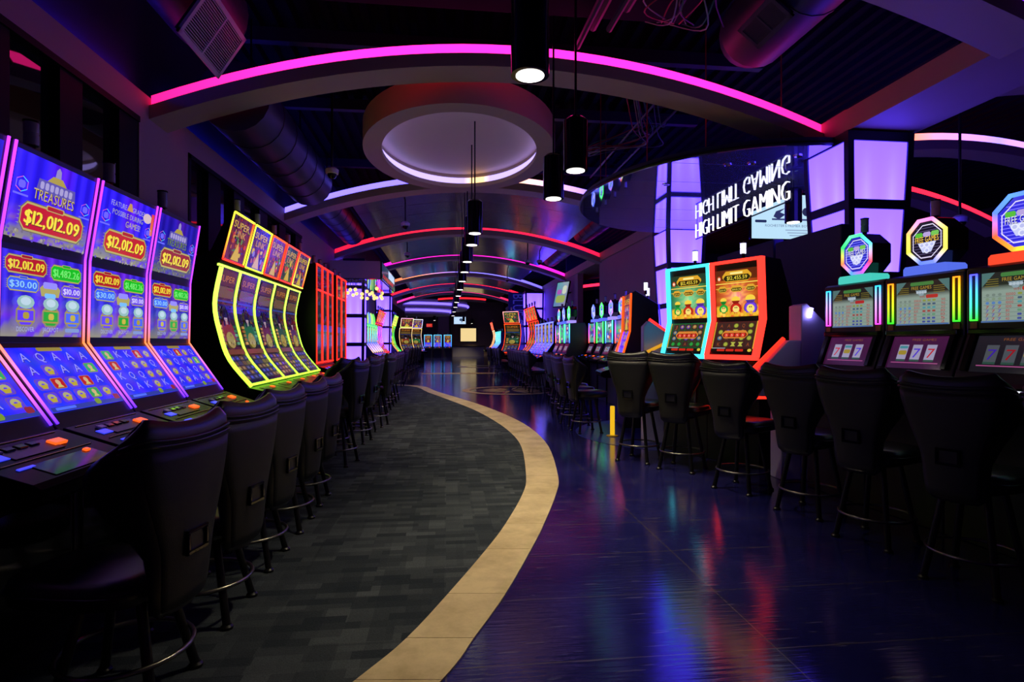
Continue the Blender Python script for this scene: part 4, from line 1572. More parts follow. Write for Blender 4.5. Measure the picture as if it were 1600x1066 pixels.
# ---- kind E: broad coloured frame, two displays
E_pr = [(0.13, 1.24), (0.0, 1.66), (0.035, 2.34)]


def pic_E_top(w, h, red):
    p = Paint(w, h)

    def bgf(u, v):
        dx, dy = u - 0.5, v - 0.42
        r = math.hypot(dx, dy)
        a = math.atan2(dy, dx)
        ray = 0.5 + 0.5 * math.sin(a * 14)
        k = max(0, 1 - r * 1.6)
        if v < 0.22:
            return (235, 150 + 50 * math.sin(u * 29), 40)
        if red:
            return (min(255, 150 + 105 * k + 60 * ray * k), min(255, 40 + 190 * k * (0.5 + 0.5 * ray)), min(255, 15 + 150 * k * k))
        return (min(255, 20 + 190 * k * (0.5 + 0.5 * ray)), min(255, 85 + 150 * k), min(255, 45 + 120 * k))
    p.bg(30, 20, bgf)
    p.rect(0, 0.78, 1, 1.0, (95, 28, 12) if red else (12, 55, 40))
    p.rect(0, 0.70, 1, 0.72, (250, 215, 90))
    p.rect(0, 0.60, 1, 0.615, (230, 190, 60))
    p.rr(0.17, 0.74, 0.86, 0.97, (225, 165, 40), 0.4)
    p.rr(0.20, 0.76, 0.83, 0.88, (25, 16, 8), 0.4)
    p.text('$12,455.59', 0.28, 0.76, 0.785, 0.075, (255, 225, 70))
    p.rr(0.36, 0.90, 0.66, 0.94, (255, 240, 150))
    for x0, x1, tx in ((0.05, 0.28, '$200.00'), (0.36, 0.65, '$858.58'), (0.72, 0.95, '$100.00')):
        p.rr(x0, 0.52, x1, 0.66, (225, 165, 50), 0.4)
        p.rr(x0 + 0.02, 0.54, x1 - 0.02, 0.61, (35, 22, 10), 0.4)
        p.text(tx, x0 + 0.04, x1 - 0.04, 0.555, 0.038, (255, 225, 90))
    p.ell(0.09, 0.82, 0.05, 0.06, (200, 60, 30))
    p.ell(0.09, 0.82, 0.03, 0.035, (250, 220, 190))
    for cx, s, c in ((0.18, 0.8, (25, 175, 60)), (0.48, 1.0, (205, 35, 25)), (0.82, 1.15, (115, 60, 210))):
        p.ell(cx, 0.33 + 0.03 * s, 0.10 * s, 0.07 * s, (250, 210, 70))
        p.ell(cx, 0.17, 0.135 * s, 0.125 * s, tuple(q * 0.6 for q in c))
        p.ell(cx, 0.175, 0.12 * s, 0.11 * s, c)
        p.poly([(cx - 0.10 * s, 0.335), (cx + 0.10 * s, 0.335), (cx + 0.05 * s, 0.27), (cx - 0.05 * s, 0.27)], tuple(q * 0.7 for q in c))
        p.ell(cx, 0.16, 0.08 * s, 0.075 * s, (250, 225, 120))
        p.ell(cx - 0.02, 0.19, 0.012, 0.02, (60, 30, 10), 6)
        p.ell(cx + 0.02, 0.19, 0.012, 0.02, (60, 30, 10), 6)
    for k in range(14):
        p.ell(0.04 + k * 0.072, 0.04 + 0.03 * (k % 2), 0.04, 0.04, jitter((250, 190, 60), 25), 8)
    return p


def pic_E_low(w, h, red):
    p = Paint(w, h)
    c0 = (70, 32, 28) if red else (25, 85, 45)
    p.bg(6, 6, lambda u, v: tuple(q * (0.8 + 0.3 * v) for q in c0))
    rnd = random.Random(3 if red else 9)
    for r in range(4):
        for c in range(5):
            x, y = 0.08 + c * 0.175, 0.15 + r * 0.205
            p.rect(x, y, x + 0.155, y + 0.19, (62, 38, 34))
            k = rnd.random()
            if k < 0.3:
                p.text(rnd.choice('AKQJ'), x + 0.045, x + 0.11, y + 0.04, 0.11, (155, 75, 40))
            elif k < 0.6:
                col = (165, 170, 60) if red else (45, 150, 60)
                p.ell(x + 0.078, y + 0.095, 0.06, 0.08, tuple(q * 0.6 for q in col))
                p.ell(x + 0.078, y + 0.095, 0.045, 0.06, col)
            elif k < 0.8 and red:
                p.poly([(x + 0.02, y + 0.03), (x + 0.135, y + 0.03), (x + 0.10, y + 0.1), (x + 0.135, y + 0.17), (x + 0.02, y + 0.17), (x + 0.055, y + 0.1)], (180, 180, 70))
            else:
                p.ell(x + 0.078, y + 0.095, 0.055, 0.07, rnd.choice([(90, 60, 150), (60, 110, 140), (150, 110, 60)]))
                p.ell(x + 0.078, y + 0.105, 0.03, 0.04, (190, 150, 90))
    p.rect(0, 0.1, 0.025, 1, (205, 165, 50))
    p.rect(0.975, 0.1, 1, 1, (205, 165, 50))
    p.rr(0.20, 0.44, 0.82, 0.70, (215, 130, 50), 0.4)
    p.rr(0.23, 0.48, 0.79, 0.62, (110, 35, 15), 0.3)
    for k in range(4):
        p.rr(0.26 + k * 0.13, 0.49, 0.37 + k * 0.13, 0.61, (215, 45, 35))
        p.text('5', 0.29 + k * 0.13, 0.34 + k * 0.13, 0.51, 0.07, (255, 190, 150))
    p.rect(0, 0, 1, 0.09, (25, 15, 10))
    p.rect(0.03, 0.10, 0.35, 0.125, (150, 160, 170))
    for k in range(3):
        p.rr(0.15 + k * 0.22, 0.01, 0.34 + k * 0.22, 0.085, (200, 40, 25))
    p.ell(0.92, 0.05, 0.045, 0.05, (215, 190, 60))
    return p


def machine_E(x, y, rz, red, label):
    t = thing('framed_slot_machine', label, 'slot machine', (x, y, 0), rz, 'slot machines with broad glowing frames')
    w = 0.70
    MB().prism_x(E_pr + [(-0.02, 2.36), (-0.30, 2.35), (-0.5, 1.9), (-0.6, 1.2), (-0.6, 0), (0.1, 0), (0.10, 1.15)], -w / 2, w / 2).build('cabinet', M_body, t, bevel=0.006)
    C_ = (255, 75, 60) if red else (85, 185, 195)
    sw = w - 0.13
    f, hh = pmap([(0.003, 1.70), (0.031, 2.25)], sw, 0.004)
    pic_E_top(sw, hh, red).build('top_screen', f, M_screen, t)
    f, hh = pmap([(0.115, 1.29), (0.008, 1.64)], sw, 0.004)
    pic_E_low(sw, hh, red).build('lower_screen', f, M_screen, t)
    for sx in (-1, 1):
        xx = sx * (w / 2 - 0.024)
        # the light frame wraps round the cabinet edge
        led('frame_light', t, E_pr, xx - 0.026, xx + 0.026, -0.04, 0.03, [C_, C_], M_panel)
    q = MB().box(-w / 2, 0.095, 1.20, w / 2, 0.155, 1.255)
    q.build('frame_light', M_panel, t, cols=[hot(C_, LED_HOT)] * 8)
    q = MB().box(-w / 2, -0.01, 2.325, w / 2, 0.06, 2.36)
    q.build('frame_light', M_panel, t, cols=[hot(C_, LED_HOT)] * 8)
    deck(t, 0.10, 1.10, 0.46, 1.0, w, btn=M_btn if red else M_btn_b)
    MB().box(-0.2, 0.105, 0.55, 0.2, 0.125, 0.90).build('bill_panel', M_chrome if not red else M_metal_dk, t, bevel=0.005)
    led('panel_light', t, [(0.126, 0.6), (0.126, 0.92)], 0.15, 0.19, 0.0, 0.01, [C_, C_], M_panel)
    candle(t, 0, -0.1, 2.44, lit=True)
    return t


e_dir = math.radians(25)
machine_E(3.07, 7.0, PI / 2 + e_dir, False, 'slot machine with cyan glowing frame and green picture')
machine_E(3.37, 6.36, PI / 2 + e_dir, True, 'slot machine with coral red glowing frame and orange picture')


# dividers of the framed pod
def divider(name, label, poly, y, th, edge, cols, m=M_lilac):
    t = thing(name, label, 'divider', (0, y, 0))
    MB().prism_y(poly, 0, th).build('panel', m, t, bevel=0.012)
    for seg in edge:
        pts = [(x, th / 2, z) for x, z in seg]
        q = MB().tube(pts, 0.022, 6)
        q.build('edge_light', M_led, t, cols=[hot(cols, LED_HOT)] * len(q.v))
    return t


divider('pod_divider', 'low lilac divider with red neon edge beside the coral framed slot', [(3.06, 0.86), (3.13, 1.08), (3.47, 1.42), (3.595, 1.42), (3.595, 0.0), (3.38, 0.0), (3.38, 0.84)], 5.50, 0.20,
        [[(3.08, 1.07), (3.47, 1.44)], [(3.05, 0.90), (3.09, 0.835), (3.45, 0.835)], ], (255, 60, 40))
divider('pod_divider', 'tall lilac arrow-shaped divider between coral framed and octagon slots', [(3.60, 0.0), (3.60, 1.78), (3.66, 1.80), (4.02, 1.46), (3.85, 1.16), (3.85, 0.0)], 5.50, 0.22, [], (255, 60, 40))
divider('pod_divider', 'lilac divider with red neon line left of the cyan framed slot', [(2.72, 0.0), (2.72, 1.62), (2.80, 1.70), (3.16, 1.46), (3.16, 0.0)], 7.72, 0.12,
        [[(2.82, 1.72), (3.18, 1.48)]], (255, 60, 45))
# yellow rail and bollard at the pod
q = thing('yellow_rail', 'slanting yellow light rail left of the cyan framed slot', 'rail', (2.85, 7.62, 0))
r_ = MB().tube([(-0.22, 0, 1.22), (0.22, 0.02, 1.42)], 0.022, 8)
r_.build('tube', M_led, q, smooth=True, cols=[hot((200, 150, 25), 1.3)] * len(r_.v))
MB().box(0.18, 0.0, 0.0, 0.24, 0.05, 1.42).build('post', M_body, q)
q = thing('yellow_post', 'short yellow floor post behind the stool legs', 'post', (2.46, 8.35, 0))
r_ = MB().lathe([(0.035, 0.02), (0.035, 0.44), (0.03, 0.45)], 12)
r_.build('tube', M_led, q, smooth=True, cols=[hot((215, 175, 30), 1.3)] * len(r_.v))
MB().lathe([(0.09, 0.0), (0.09, 0.015), (0.04, 0.022)], 14).build('foot', M_yellow, q, smooth=True)
# dark back partition behind the pod
t = thing('partition', 'dark navy partition behind the framed slot machines', 'partition', (4.32, 0, 0))
MB().box(-0.1, 5.75, 0, 0.05, 7.0, 2.68).build('panel', M_navy, t, bevel=0.02)
MB().box(-0.1, 7.04, 0, 0.05, 8.6, 2.74).build('panel', M_navy, t, bevel=0.02)
q = MB().box(-0.012, -0.012, -0.05, 0.012, 0.02, 0.05, Matrix.Rotation(0.25, 4, 'Y'))
q = q.build('wall_lamp', emit('cool_tube', (0.9, 0.8, 2.6), 5.0), loc=(3.68, 5.47, 1.70))
tag(q, 'short white light tube on the tall lilac divider', 'lamp')


# ---- side-on cabinet with orange edge, next to the far octagon row
def side_machine(x, y, rz, label):
    t = thing('angled_slot_machine', label, 'slot machine', (x, y, 0), rz)
    t.scale = (1, 1, 1.09)
    pr = [(0.10, 0.95), (-0.06, 1.45), (-0.08, 2.02)]
    MB().prism_x(pr + [(-0.14, 2.06), (-0.50, 1.86), (-0.54, 1.4), (-0.80, 1.15), (-0.80, 0), (0.05, 0), (0.05, 0.8)], -0.35, 0.35).build('cabinet', M_body, t, bevel=0.012)
    for sx in (-1, 1):
        led('edge_light', t, pr, sx * 0.34 - 0.015, sx * 0.34 + 0.015, 0.0, 0.03, [(215, 105, 25), (190, 90, 25)])
    led('back_light', t, [(-0.82, 1.16), (-0.56, 1.41), (-0.52, 1.86)], -0.34, -0.33, -0.01, 0.01, [(60, 40, 220), (60, 40, 220)])
    f, hh = pmap([pr[1], pr[2]], 0.58, 0.004)
    pic_B_top(0.58, hh, 2).build('top_screen', f, M_screen, t)
    f, hh = pmap([pr[0], pr[1]], 0.58, 0.004)
    pic_A_low(0.58, hh, 2).build('lower_screen', f, M_screen, t)
    deck(t, 0.08, 0.93, 0.42, 0.84, 0.68)
    candle(t, -0.1, -0.36, 2.08, True)
    candle(t, 0.2, -0.46, 2.02, True)
    return t


side_machine(2.97, 9.45, PI / 2 - 0.12, 'slot machine seen from its dark side with an orange edge')


# ---- hexagon row machines far right
def machine_F(x, y, rz, var, label, group, hexs=True, lit=None):
    t = thing('hexagon_topper_slot', label, 'slot machine', (x, y, 0), rz, group)
    w = 0.70
    MB().prism_x([(0.10, 1.10), (0.0, 1.35), (0.0, 1.93), (-0.42, 1.95), (-0.66, 1.5), (-0.66, 0), (0.18, 0), (0.18, 0.9)], -w / 2, w / 2).build('cabinet', M_body, t, bevel=0.006)
    f, hh = pmap([(0, 1.40), (0, 1.90)], 0.5, 0.004)
    p = Paint(0.5, hh)
    rnd = random.Random(var)
    p.bg(6, 6, lambda u, v: (90 + 50 * math.sin(u * 9 + var), 120 + 60 * math.sin(v * 8 + var), 150))
    for k in range(8):
        xx, yy = rnd.uniform(0.05, 0.7), rnd.uniform(0.05, 0.8)
        p.rr(xx, yy, xx + 0.22, yy + 0.14, rnd.choice([(220, 230, 255), (80, 110, 220), (60, 190, 120), (230, 120, 60), (30, 30, 60)]))
    p.build('paytable_screen', f, M_screen, t)
    f, hh = pmap([(0.10, 1.11), (0.0, 1.35)], 0.5, 0.004)
    pic_D_low(0.5, hh, 0).build('reel_screen', f, M_screen, t)
    c = lit or [(90, 120, 255), (90, 255, 140), (120, 255, 200)][var % 3]
    c2 = [(255, 120, 60), (110, 255, 120), (90, 140, 255)][var % 3]
    for sx in (-1, 1):
        led('side_light', t, [(0, 1.38), (0, 1.92)], sx * 0.30 - 0.03, sx * 0.30 + 0.03, 0.002, 0.012, [c2, c])
    if hexs:
        topper(t, 1.95, -0.20, [[(120, 160, 255), (200, 200, 255), (110, 120, 255)], [(120, 255, 150), (90, 255, 120)], [(220, 150, 255), (130, 160, 255)], [(255, 120, 130), (120, 160, 255), (120, 255, 190)]][var % 4], (70, 90, 220), txt=False, base=[(110, 120, 255), (90, 110, 255), (170, 150, 255)][var % 3])
    deck(t, 0.12, 1.08, 0.42, 0.98, w)
    return t


for i in range(4):
    machine_F(3.92, 12.75 + (3 - i) * 0.83, PI / 2, i, 'hexagon-topped slot machine right of the aisle, %s from the left of four' % ORD[i], 'four hexagon-topped slot machines')
for i in range(3):
    machine_F(3.42, 15.7 + 0.36 + (2 - i) * 0.72, PI / 2, i + 3, 'far hexagon-topped slot machine below the tilted wall screen, %s of three' % ORD[i], 'three far hexagon-topped slot machines')


# ---- blue bar machines (right, far)
def machine_G(x, y, rz, var, label, group, col, bullet=False):
    t = thing('neon_bar_slot', label, 'slot machine', (x, y, 0), rz, group)
    w = 0.70
    pr = [(0.28, 1.0), (0.0, 1.38), (0.0, 2.05)]
    MB().prism_x(pr + [(-0.45, 2.05), (-0.65, 1.5), (-0.65, 0), (0.25, 0), (0.25, 0.85)], -w / 2, w / 2).build('cabinet', M_body, t)
    for nm, a, b_, pf in (('top_screen', pr[1], pr[2], pic_B_top), ('lower_screen', pr[0], pr[1], pic_A_low)):
        f, hh = pmap([a, b_], w - 0.12, 0.004)
        pf(w - 0.12, hh, var).build(nm, f, M_screen, t)
    for sx in (-1, 1):
        led('light_bar', t, pr, sx * 0.32 - 0.02, sx * 0.32 + 0.02, 0.002, 0.02, col)
    bar_x('light_bar', t, -w / 2, w / 2, 0.01, 2.05, 0.018, col[-1])
    if bullet:
        q = MB().lathe([(0.09, 0.08), (0.10, 0.25), (0.08, 0.42), (0.03, 0.55), (0.002, 0.58)], 12, (0, -0.12, 2.05))
        q.build('topper', M_panel, t, cols=[S(*random.choice([(90, 220, 255), (120, 255, 120), (200, 255, 140), (120, 170, 255)]))] * len(q.v), smooth=True)
        q = MB().box(-0.3, -0.22, 2.05, 0.3, 0.02, 2.13)
        q.build('topper_base', M_panel, t, cols=[S(90, 230, 150)] * 8)
    else:
        candle(t, 0, -0.15, 2.11)
    deck(t, 0.30, 0.98, 0.60, 0.86, w)
    return t


for i in range(5):
    machine_G(3.42, 18.2 + 0.36 + (4 - i) * 0.74, PI / 2, i, 'far slot machine with blue neon bars on the right, %s of five' % ORD[i], 'five far slot machines with blue neon bars', [(90, 90, 255), (140, 150, 255)])
RD = [(255, 62, 35), (255, 70, 40)]
for i in range(4):
    machine_B(3.35, 22.6 + 0.36 + (3 - i) * 0.74, PI / 2, i, 'far concave slot machine with red neon on the right, %s of four' % ORD[i], 'four far red concave slot machines on the right', RD, RD)
for i in range(1):
    machine_B(2.95, 26.9, PI * 0.80, 3, 'single far concave slot machine with orange neon turned to the aisle', 'far orange slot', [(255, 90, 30), (255, 120, 40)], [(255, 90, 60), (255, 200, 200)], w=0.9)
for i in range(4):
    machine_G(3.3, 35.2 + (3 - i) * 0.95, PI / 2, i, 'very far slot machine with cyan neon on the right, %s of four' % ORD[i], 'four very far cyan slot machines', [(120, 60, 255), (110, 230, 230)])
for i in range(2):
    machine_B(3.2, 42.0 + i * 1.1, PI / 2, i, 'very far warm white slot machine on the right, %s of two' % ORD[i], 'two very far warm slot machines', [(255, 180, 120), (255, 220, 190)], [(255, 90, 60), (255, 120, 90)])
# far left groups
for i in range(5):
    machine_G(-3.0, 22.4 + i * 0.72, -PI / 2, i, 'far slot machine with glowing bullet topper on the left, %s of five' % ORD[i], 'five far bullet-topped slot machines', [(255, 210, 70), (90, 140, 255), (120, 255, 140)], bullet=True)
for i in range(4):
    machine_B(-2.85, 26.6 + i * 0.73, -PI / 2, i, 'far concave slot machine with red neon on the left, %s of four' % ORD[i], 'four far red concave slot machines on the left', RD, RD)
for i in range(3):
    machine_B(-2.6, 31.5 + i * 0.76, -PI / 2, i + 1, 'far concave slot machine with green and yellow neon on the left, %s of three' % ORD[i], 'three far green concave slot machines',
              [[(255, 190, 60), (240, 240, 90)], [(120, 255, 80), (180, 255, 90)], [(60, 230, 110), (90, 255, 140)]][i], [(240, 240, 110), (160, 255, 120)])
for i, (x, y) in enumerate(((-2.25, 35.2), (-1.75, 36.8))):
    machine_B(x, y, -PI / 2 - PI / 3.2, i, 'far slot machine with %s picture facing the camera on the left' % ('warm yellow' if i == 0 else 'pale blue'), 'two far slot machines facing the camera', [[(240, 210, 120), (255, 230, 190)], [(150, 150, 255), (255, 230, 150)]][i],
              [[(230, 250, 150), (255, 210, 230)], [(200, 190, 255), (255, 255, 255)]][i], w=0.9)
for i, x in enumerate((-1.6, -0.75, 0.15)):
    machine_G(x, 52.0, PI, i, 'tiny slot machine with teal glow at the end of the hall, %s from the left' % ORD[i], 'tiny teal slot machines at the end', [(60, 150, 220), (120, 200, 230)])


# ================================================================== STOOLS
def make_stool(sz, b0, b1, lean=0.075, dep=0.25):
    """sz: seat top, b0..b1: backrest from its lower to its upper edge"""
    t = thing('stool', 'stool', 'stool')
    q = MB()

    def seat(u, v):
        a = 2 * PI * u
        ca, sa = math.cos(a), math.sin(a)
        e = 0.55
        x = 0.235 * math.copysign(abs(ca) ** e, ca)
        y = dep * math.copysign(abs(sa) ** e, sa)
        rr = [(0.0, 0.005), (0.75, 0.0), (0.96, -0.012), (1.0, -0.045), (0.97, -0.095), (0.80, -0.11), (0.0, -0.11)][int(round(v * 6))]
        return (x * rr[0], y * rr[0] + dep - 0.18, sz + rr[1])
    q.grid(seat, 24, 6)
    so = q.build('seat', M_vinyl, t, smooth='all')
    MB().tube([(0.236 * math.copysign(abs(math.cos(a)) ** 0.55, math.cos(a)), (dep + 0.001) * math.copysign(abs(math.sin(a)) ** 0.55, math.sin(a)) + dep - 0.18, sz - 0.048) for a in [2 * PI * k / 24 + 0.01 for k in range(24)]], 0.006, 5, closed=True).build('piping', M_vinyl, so, smooth='all')
    # backrest: a flat middle with wings that wrap forward; (v, half width, wing depth)
    ks = [(0.0, 0.105, 0.0), (0.05, 0.132, 0.015), (0.18, 0.142, 0.025), (0.32, 0.150, 0.045), (0.43, 0.172, 0.10), (0.55, 0.208, 0.165), (0.68, 0.240, 0.20), (0.8, 0.262, 0.195), (0.9, 0.272, 0.155), (0.96, 0.262, 0.10), (1.0, 0.235, 0.05)]

    def at(v):
        for a, b in zip(ks, ks[1:]):
            if v <= b[0]:
                f = (v - a[0]) / (b[0] - a[0])
                return a[1] + (b[1] - a[1]) * f, a[2] + (b[2] - a[2]) * f
        return ks[-1][1], ks[-1][2]

    def mid(u, v):
        w, d = at(v)
        au = abs(u)
        base = -0.235 - 0.02 * math.sin(v * PI) - lean * v ** 2
        if au < 0.58:
            x, y = au / 0.58 * w * 0.90, 0.022 * (au / 0.58) ** 2
            nx, ny = 0.12 * au / 0.58, -1.0
        else:
            f = (au - 0.58) / 0.42
            th = f * PI / 2
            x = w * (0.90 + 0.10 * math.sin(th * 1.1))
            y = 0.022 + d * (f * 0.6 + 0.4 * f * f)
            nx, ny = 0.25 + 0.75 * math.sin(th), -math.cos(th)
        l = math.hypot(nx, ny)
        sg_ = 1 if u >= 0 else -1
        drop = 0.10 * max(0, (au - 0.58) / 0.42) ** 1.6 * max(0, (v - 0.55) / 0.45) ** 1.5
        z = b0 + (b1 - b0) * v - drop + 0.030 * min(1, (au / 0.58) ** 2) * max(0, (v - 0.80) / 0.20) - 0.012 * max(0, (v - 0.80) / 0.20)
        return x * sg_, base + y, z, nx / l * sg_, ny / l

    def side(o_, th, shrink=0.0):
        def fn(uu, v):
            u = uu * 2 - 1
            x, y, z, nx, ny = mid(u, v)
            e = (1 - abs(u) ** 8) ** 0.5 * (1 - (2 * abs(v - 0.5)) ** 14) ** 0.5
            o = o_ * th * (0.25 + 0.75 * e)
            return (x + nx * o, y + ny * o, z)
        return fn

    def shell(fo, fi, nu, nv):
        q = MB()
        q.grid(fo, nu, nv)
        q.grid(fi, nu, nv)
        w_ = nu + 1
        nV = w_ * (nv + 1)
        rim = [j * w_ for j in range(nv + 1)] + [nv * w_ + i for i in range(1, nu + 1)] + [j * w_ + nu for j in range(nv - 1, -1, -1)] + [i for i in range(nu - 1, 0, -1)]
        for i in range(len(rim)):
            a, b = rim[i], rim[(i + 1) % len(rim)]
            q.f.append((a, b, b + nV, a + nV))
        return q
    bo = shell(side(1, 0.026), side(-1, 0.040), 26, 22).build('backrest', M_vinyl, t, smooth='all')
    fn = side(1, 0.027)

    def pan(o):
        def f(uu, v):
            u = 0.19 + 0.62 * uu
            x, y, z = fn(u, 0.04 + 0.82 * v)
            return (x, y - o, z)
        return f
    shell(pan(0.006), pan(-0.010), 12, 14).build('back_panel', M_vinyl_back, bo, smooth='all')
    for dv in (0.0, 0.026):
        MB().tube([(lambda p: (p[0], p[1] - 0.004, p[2]))(fn(0.10 + 0.80 * k / 20, 0.885 + dv)) for k in range(21)], 0.007, 5).build('piping', M_vinyl, bo, smooth='all')
    vh = 0.36
    hz = b0 + (b1 - b0) * vh
    hy = fn(0.5, vh)[1] - 0.006
    for (x0, x1, z0, z1) in ((-0.062, 0.062, 0.034, 0.048), (-0.062, 0.062, -0.048, -0.030), (-0.062, -0.046, -0.03, 0.034), (0.046, 0.062, -0.03, 0.034)):
        MB().box(x0, hy - 0.012, hz + z0, x1, hy + 0.006, hz + z1).build('handle', M_black, bo, bevel=0.004)
    MB().box(-0.046, hy - 0.003, hz - 0.03, 0.046, hy + 0.003, hz + 0.034).build('handle_recess', M_body, bo)
    lt = sz - 0.10
    for sx in (-1, 1):
        for sy in (-1, 1):
            l = MB().tube([(sx * 0.10, sy * 0.10, lt), (sx * 0.180, sy * 0.180, 0.02)], 0.019, 10).build('leg', M_metal_dk, t, smooth=True)
            MB().lathe([(0.030, 0.0), (0.030, 0.012), (0.021, 0.022)], 10, (sx * 0.182, sy * 0.182, 0)).build('glide', M_metal_dk, l, smooth=True)
    MB().tube([(0.232 * math.cos(2 * PI * k / 28), 0.232 * math.sin(2 * PI * k / 28), 0.19) for k in range(28)], 0.010, 6, closed=True).build('foot_ring', M_ring, t, smooth='all')
    MB().lathe([(0.07, sz - 0.15), (0.15, sz - 0.125), (0.16, sz - 0.11)], 16).build('swivel_plate', M_metal_dk, t, smooth=True)
    MB().box(-0.05, -0.25, sz - 0.135, 0.05, -0.05, sz - 0.112).build('back_bracket', M_metal_dk, t)
    return t


PROTO = {'low': (make_stool(0.52, 0.36, 1.10, 0.03, 0.28), []), 'high': (make_stool(0.67, 0.50, 1.22), [])}


def stool(rx, ry, phi, label, group, h=1.22, off=0.19, base=None, kind='high'):
    """rx,ry: midway between the rear feet; phi: facing of the swivel seat, base: facing of the legs, degrees from +Y towards +X"""
    base = phi if base is None else base
    a = math.radians(base)
    pr, used = PROTO[kind]
    k = h / (1.22 if kind == 'high' else 1.10)
    x, y = rx + off * math.sin(a), ry + off * math.cos(a)
    if not used:
        used.append(1)
        o = pr
        o.location = (x, y, 0)
        o.rotation_euler = (0, 0, -a)
        o['label'] = label
        o['group'] = group
    else:
        o = dup(pr, (x, y, 0), -a, label, group)
    for c in o.children:
        if c.name.startswith(('seat', 'backrest', 'back_bracket')):
            c.rotation_euler = (0, 0, -math.radians(phi - base))
    o.scale = ((1 + k) / 2, (1 + k) / 2, k)
    o.location.z = 0.009 if (rx < 0.8 and ry < 18) else (0.005 if rx > 1.5 and 6.9 < ry < 10.2 else 0.0)
    return o


LG = 'black stools along the left-hand machines'
lab = ['black stool nearest the camera at the lower left corner', 'second black stool from the camera in the left row', 'third black stool from the camera in the left row', 'fourth black stool from the camera in the left row', 'fifth black stool in the left row, partly hidden by the fourth']
for i, (x, y, ph) in enumerate(((-1.06, 2.43, -78), (-1.05, 3.12, -76), (-1.06, 3.82, -78), (-1.05, 4.52, -80), (-1.06, 5.22, -80))):
    stool(x, y, ph, lab[i], LG, 1.10, base=-90, kind='low')
for i, (x, y, ph) in enumerate(((-1.06, 6.75, -78), (-1.28, 7.45, -70), (-1.08, 8.2, -80), (-1.12, 8.95, -76), (-1.0, 9.75, -80))):
    stool(x, y, ph, 'black stool at the yellow-green concave slots, %s from the camera' % ORD[i], 'stools at the yellow-green slots', 1.19)
for i in range(5):
    stool(-1.15, 11.2 + i * 0.68, -80, 'black stool at the red portrait slots, %s from the camera' % ORD[i], 'stools at the red portrait slots', 1.17)
for i in range(6):
    stool(-1.35 - 0.05 * i, 18.4 + i * 0.95, -82, 'far black stool on the left beyond the red portrait slots, %s from the camera' % ORD[i], 'far stools on the left', 1.17)
for i in range(5):
    stool(-1.6 + 0.05 * i, 24.6 + i * 1.4, -82, 'very far black stool on the left, %s from the camera' % ORD[i], 'very far stools on the left', 1.15)
RG = 'black stools along the right-hand machines'
rl = ['black stool at the cyan framed slot, farthest of the large right row', 'black stool in front of the coral framed slot, second of the large right row', 'third black stool of the large right row, red glow on its seat',
      'fourth black stool of the large right row, before the lilac dividers', 'fifth black stool of the large right row, from the far end', 'big black stool near the lower right, second from the picture edge', 'black stool cut off by the right picture edge']
for i, (x, y, ph, h) in enumerate(((2.15, 6.5, 44, 1.29), (2.465, 6.0, 46, 1.29), (2.645, 5.12, 60, 1.22), (2.82, 4.37, 65, 1.22), (2.85, 3.69, 68, 1.22), (2.875, 2.95, 68, 1.22), (2.95, 2.28, 72, 1.21))):
    stool(x, y, ph, rl[i], RG, h)
for i, (x, y, ph) in enumerate(((1.98, 8.75, 82), (1.98, 9.55, 80), (2.1, 10.5, 84), (2.15, 11.4, 84), (2.3, 12.3, 82), (2.4, 13.2, 84))):
    stool(x, y, ph, 'black stool at the four hexagon-topped slots, %s from the camera' % ORD[i], 'stools at the hexagon-topped slots', 1.18)
for i in range(8):
    stool(2.3 + 0.02 * i, 15.7 + i * 0.85, 84, 'far black stool on the right beyond the floor medallion, %s from the camera' % ORD[i], 'far stools on the right', 1.16)
for i in (0, 1, 2, 4, 5):
    stool(2.2, 23.3 + i * 1.2, 84, 'very far black stool on the right, %s from the camera' % ORD[i], 'very far stools on the right', 1.15)

# ================================================================== CEILING SERVICES
def duct(x, z, y0, y1, r, label):
    t = thing('air_duct', label, 'duct', (x, 0, z))
    q = MB()
    n_ = 20
    ys_ = [y0 + (y1 - y0) * i / 6 for i in range(7)]
    q.tube([(0, y, 0) for y in ys_], r, n_)
    q.build('pipe', M_duct, t, smooth=True)
    MB().tube([(0, y1, 0), (0, y1 + 0.10, 0), (0, y1 + 0.18, 0)], r * 1.0, n_, r1=r * 0.8).build('end_cap', M_duct, t, smooth=True)
    for y in ys_[1:-1]:
        MB().tube([(0, y - 0.02, 0), (0, y + 0.02, 0)], r * 1.02, n_).build('seam_band', M_duct, t, smooth=True)
    for y in (ys_[1], ys_[-2]):
        MB().tube([(0, y, r), (0, y, 5.57 - z)], 0.012, 6).build('hanger_rod', M_metal_dk, t)
    return t


duct(-2.5, 4.32, 7.15, 10.9, 0.42, 'dark blue round duct hanging left of the oval ring')
duct(-2.45, 4.82, -1, 6.3, 0.40, 'dark duct along the upper left before the magenta arch')
dr = duct(3.5, 4.95, 0, 6.25, 0.40, 'dark blue round duct upper right above the stools')
duct(4.0, 4.6, 13.0, 16.6, 0.3, 'far dark duct beyond the mirrored canopy')
duct(4.0, 4.6, 18.0, 21.8, 0.3, 'small far dark duct past the third arch on the right')
duct(-2.65, 4.5, 12.6, 16.7, 0.35, 'far dark duct on the left past the lavender white arch')


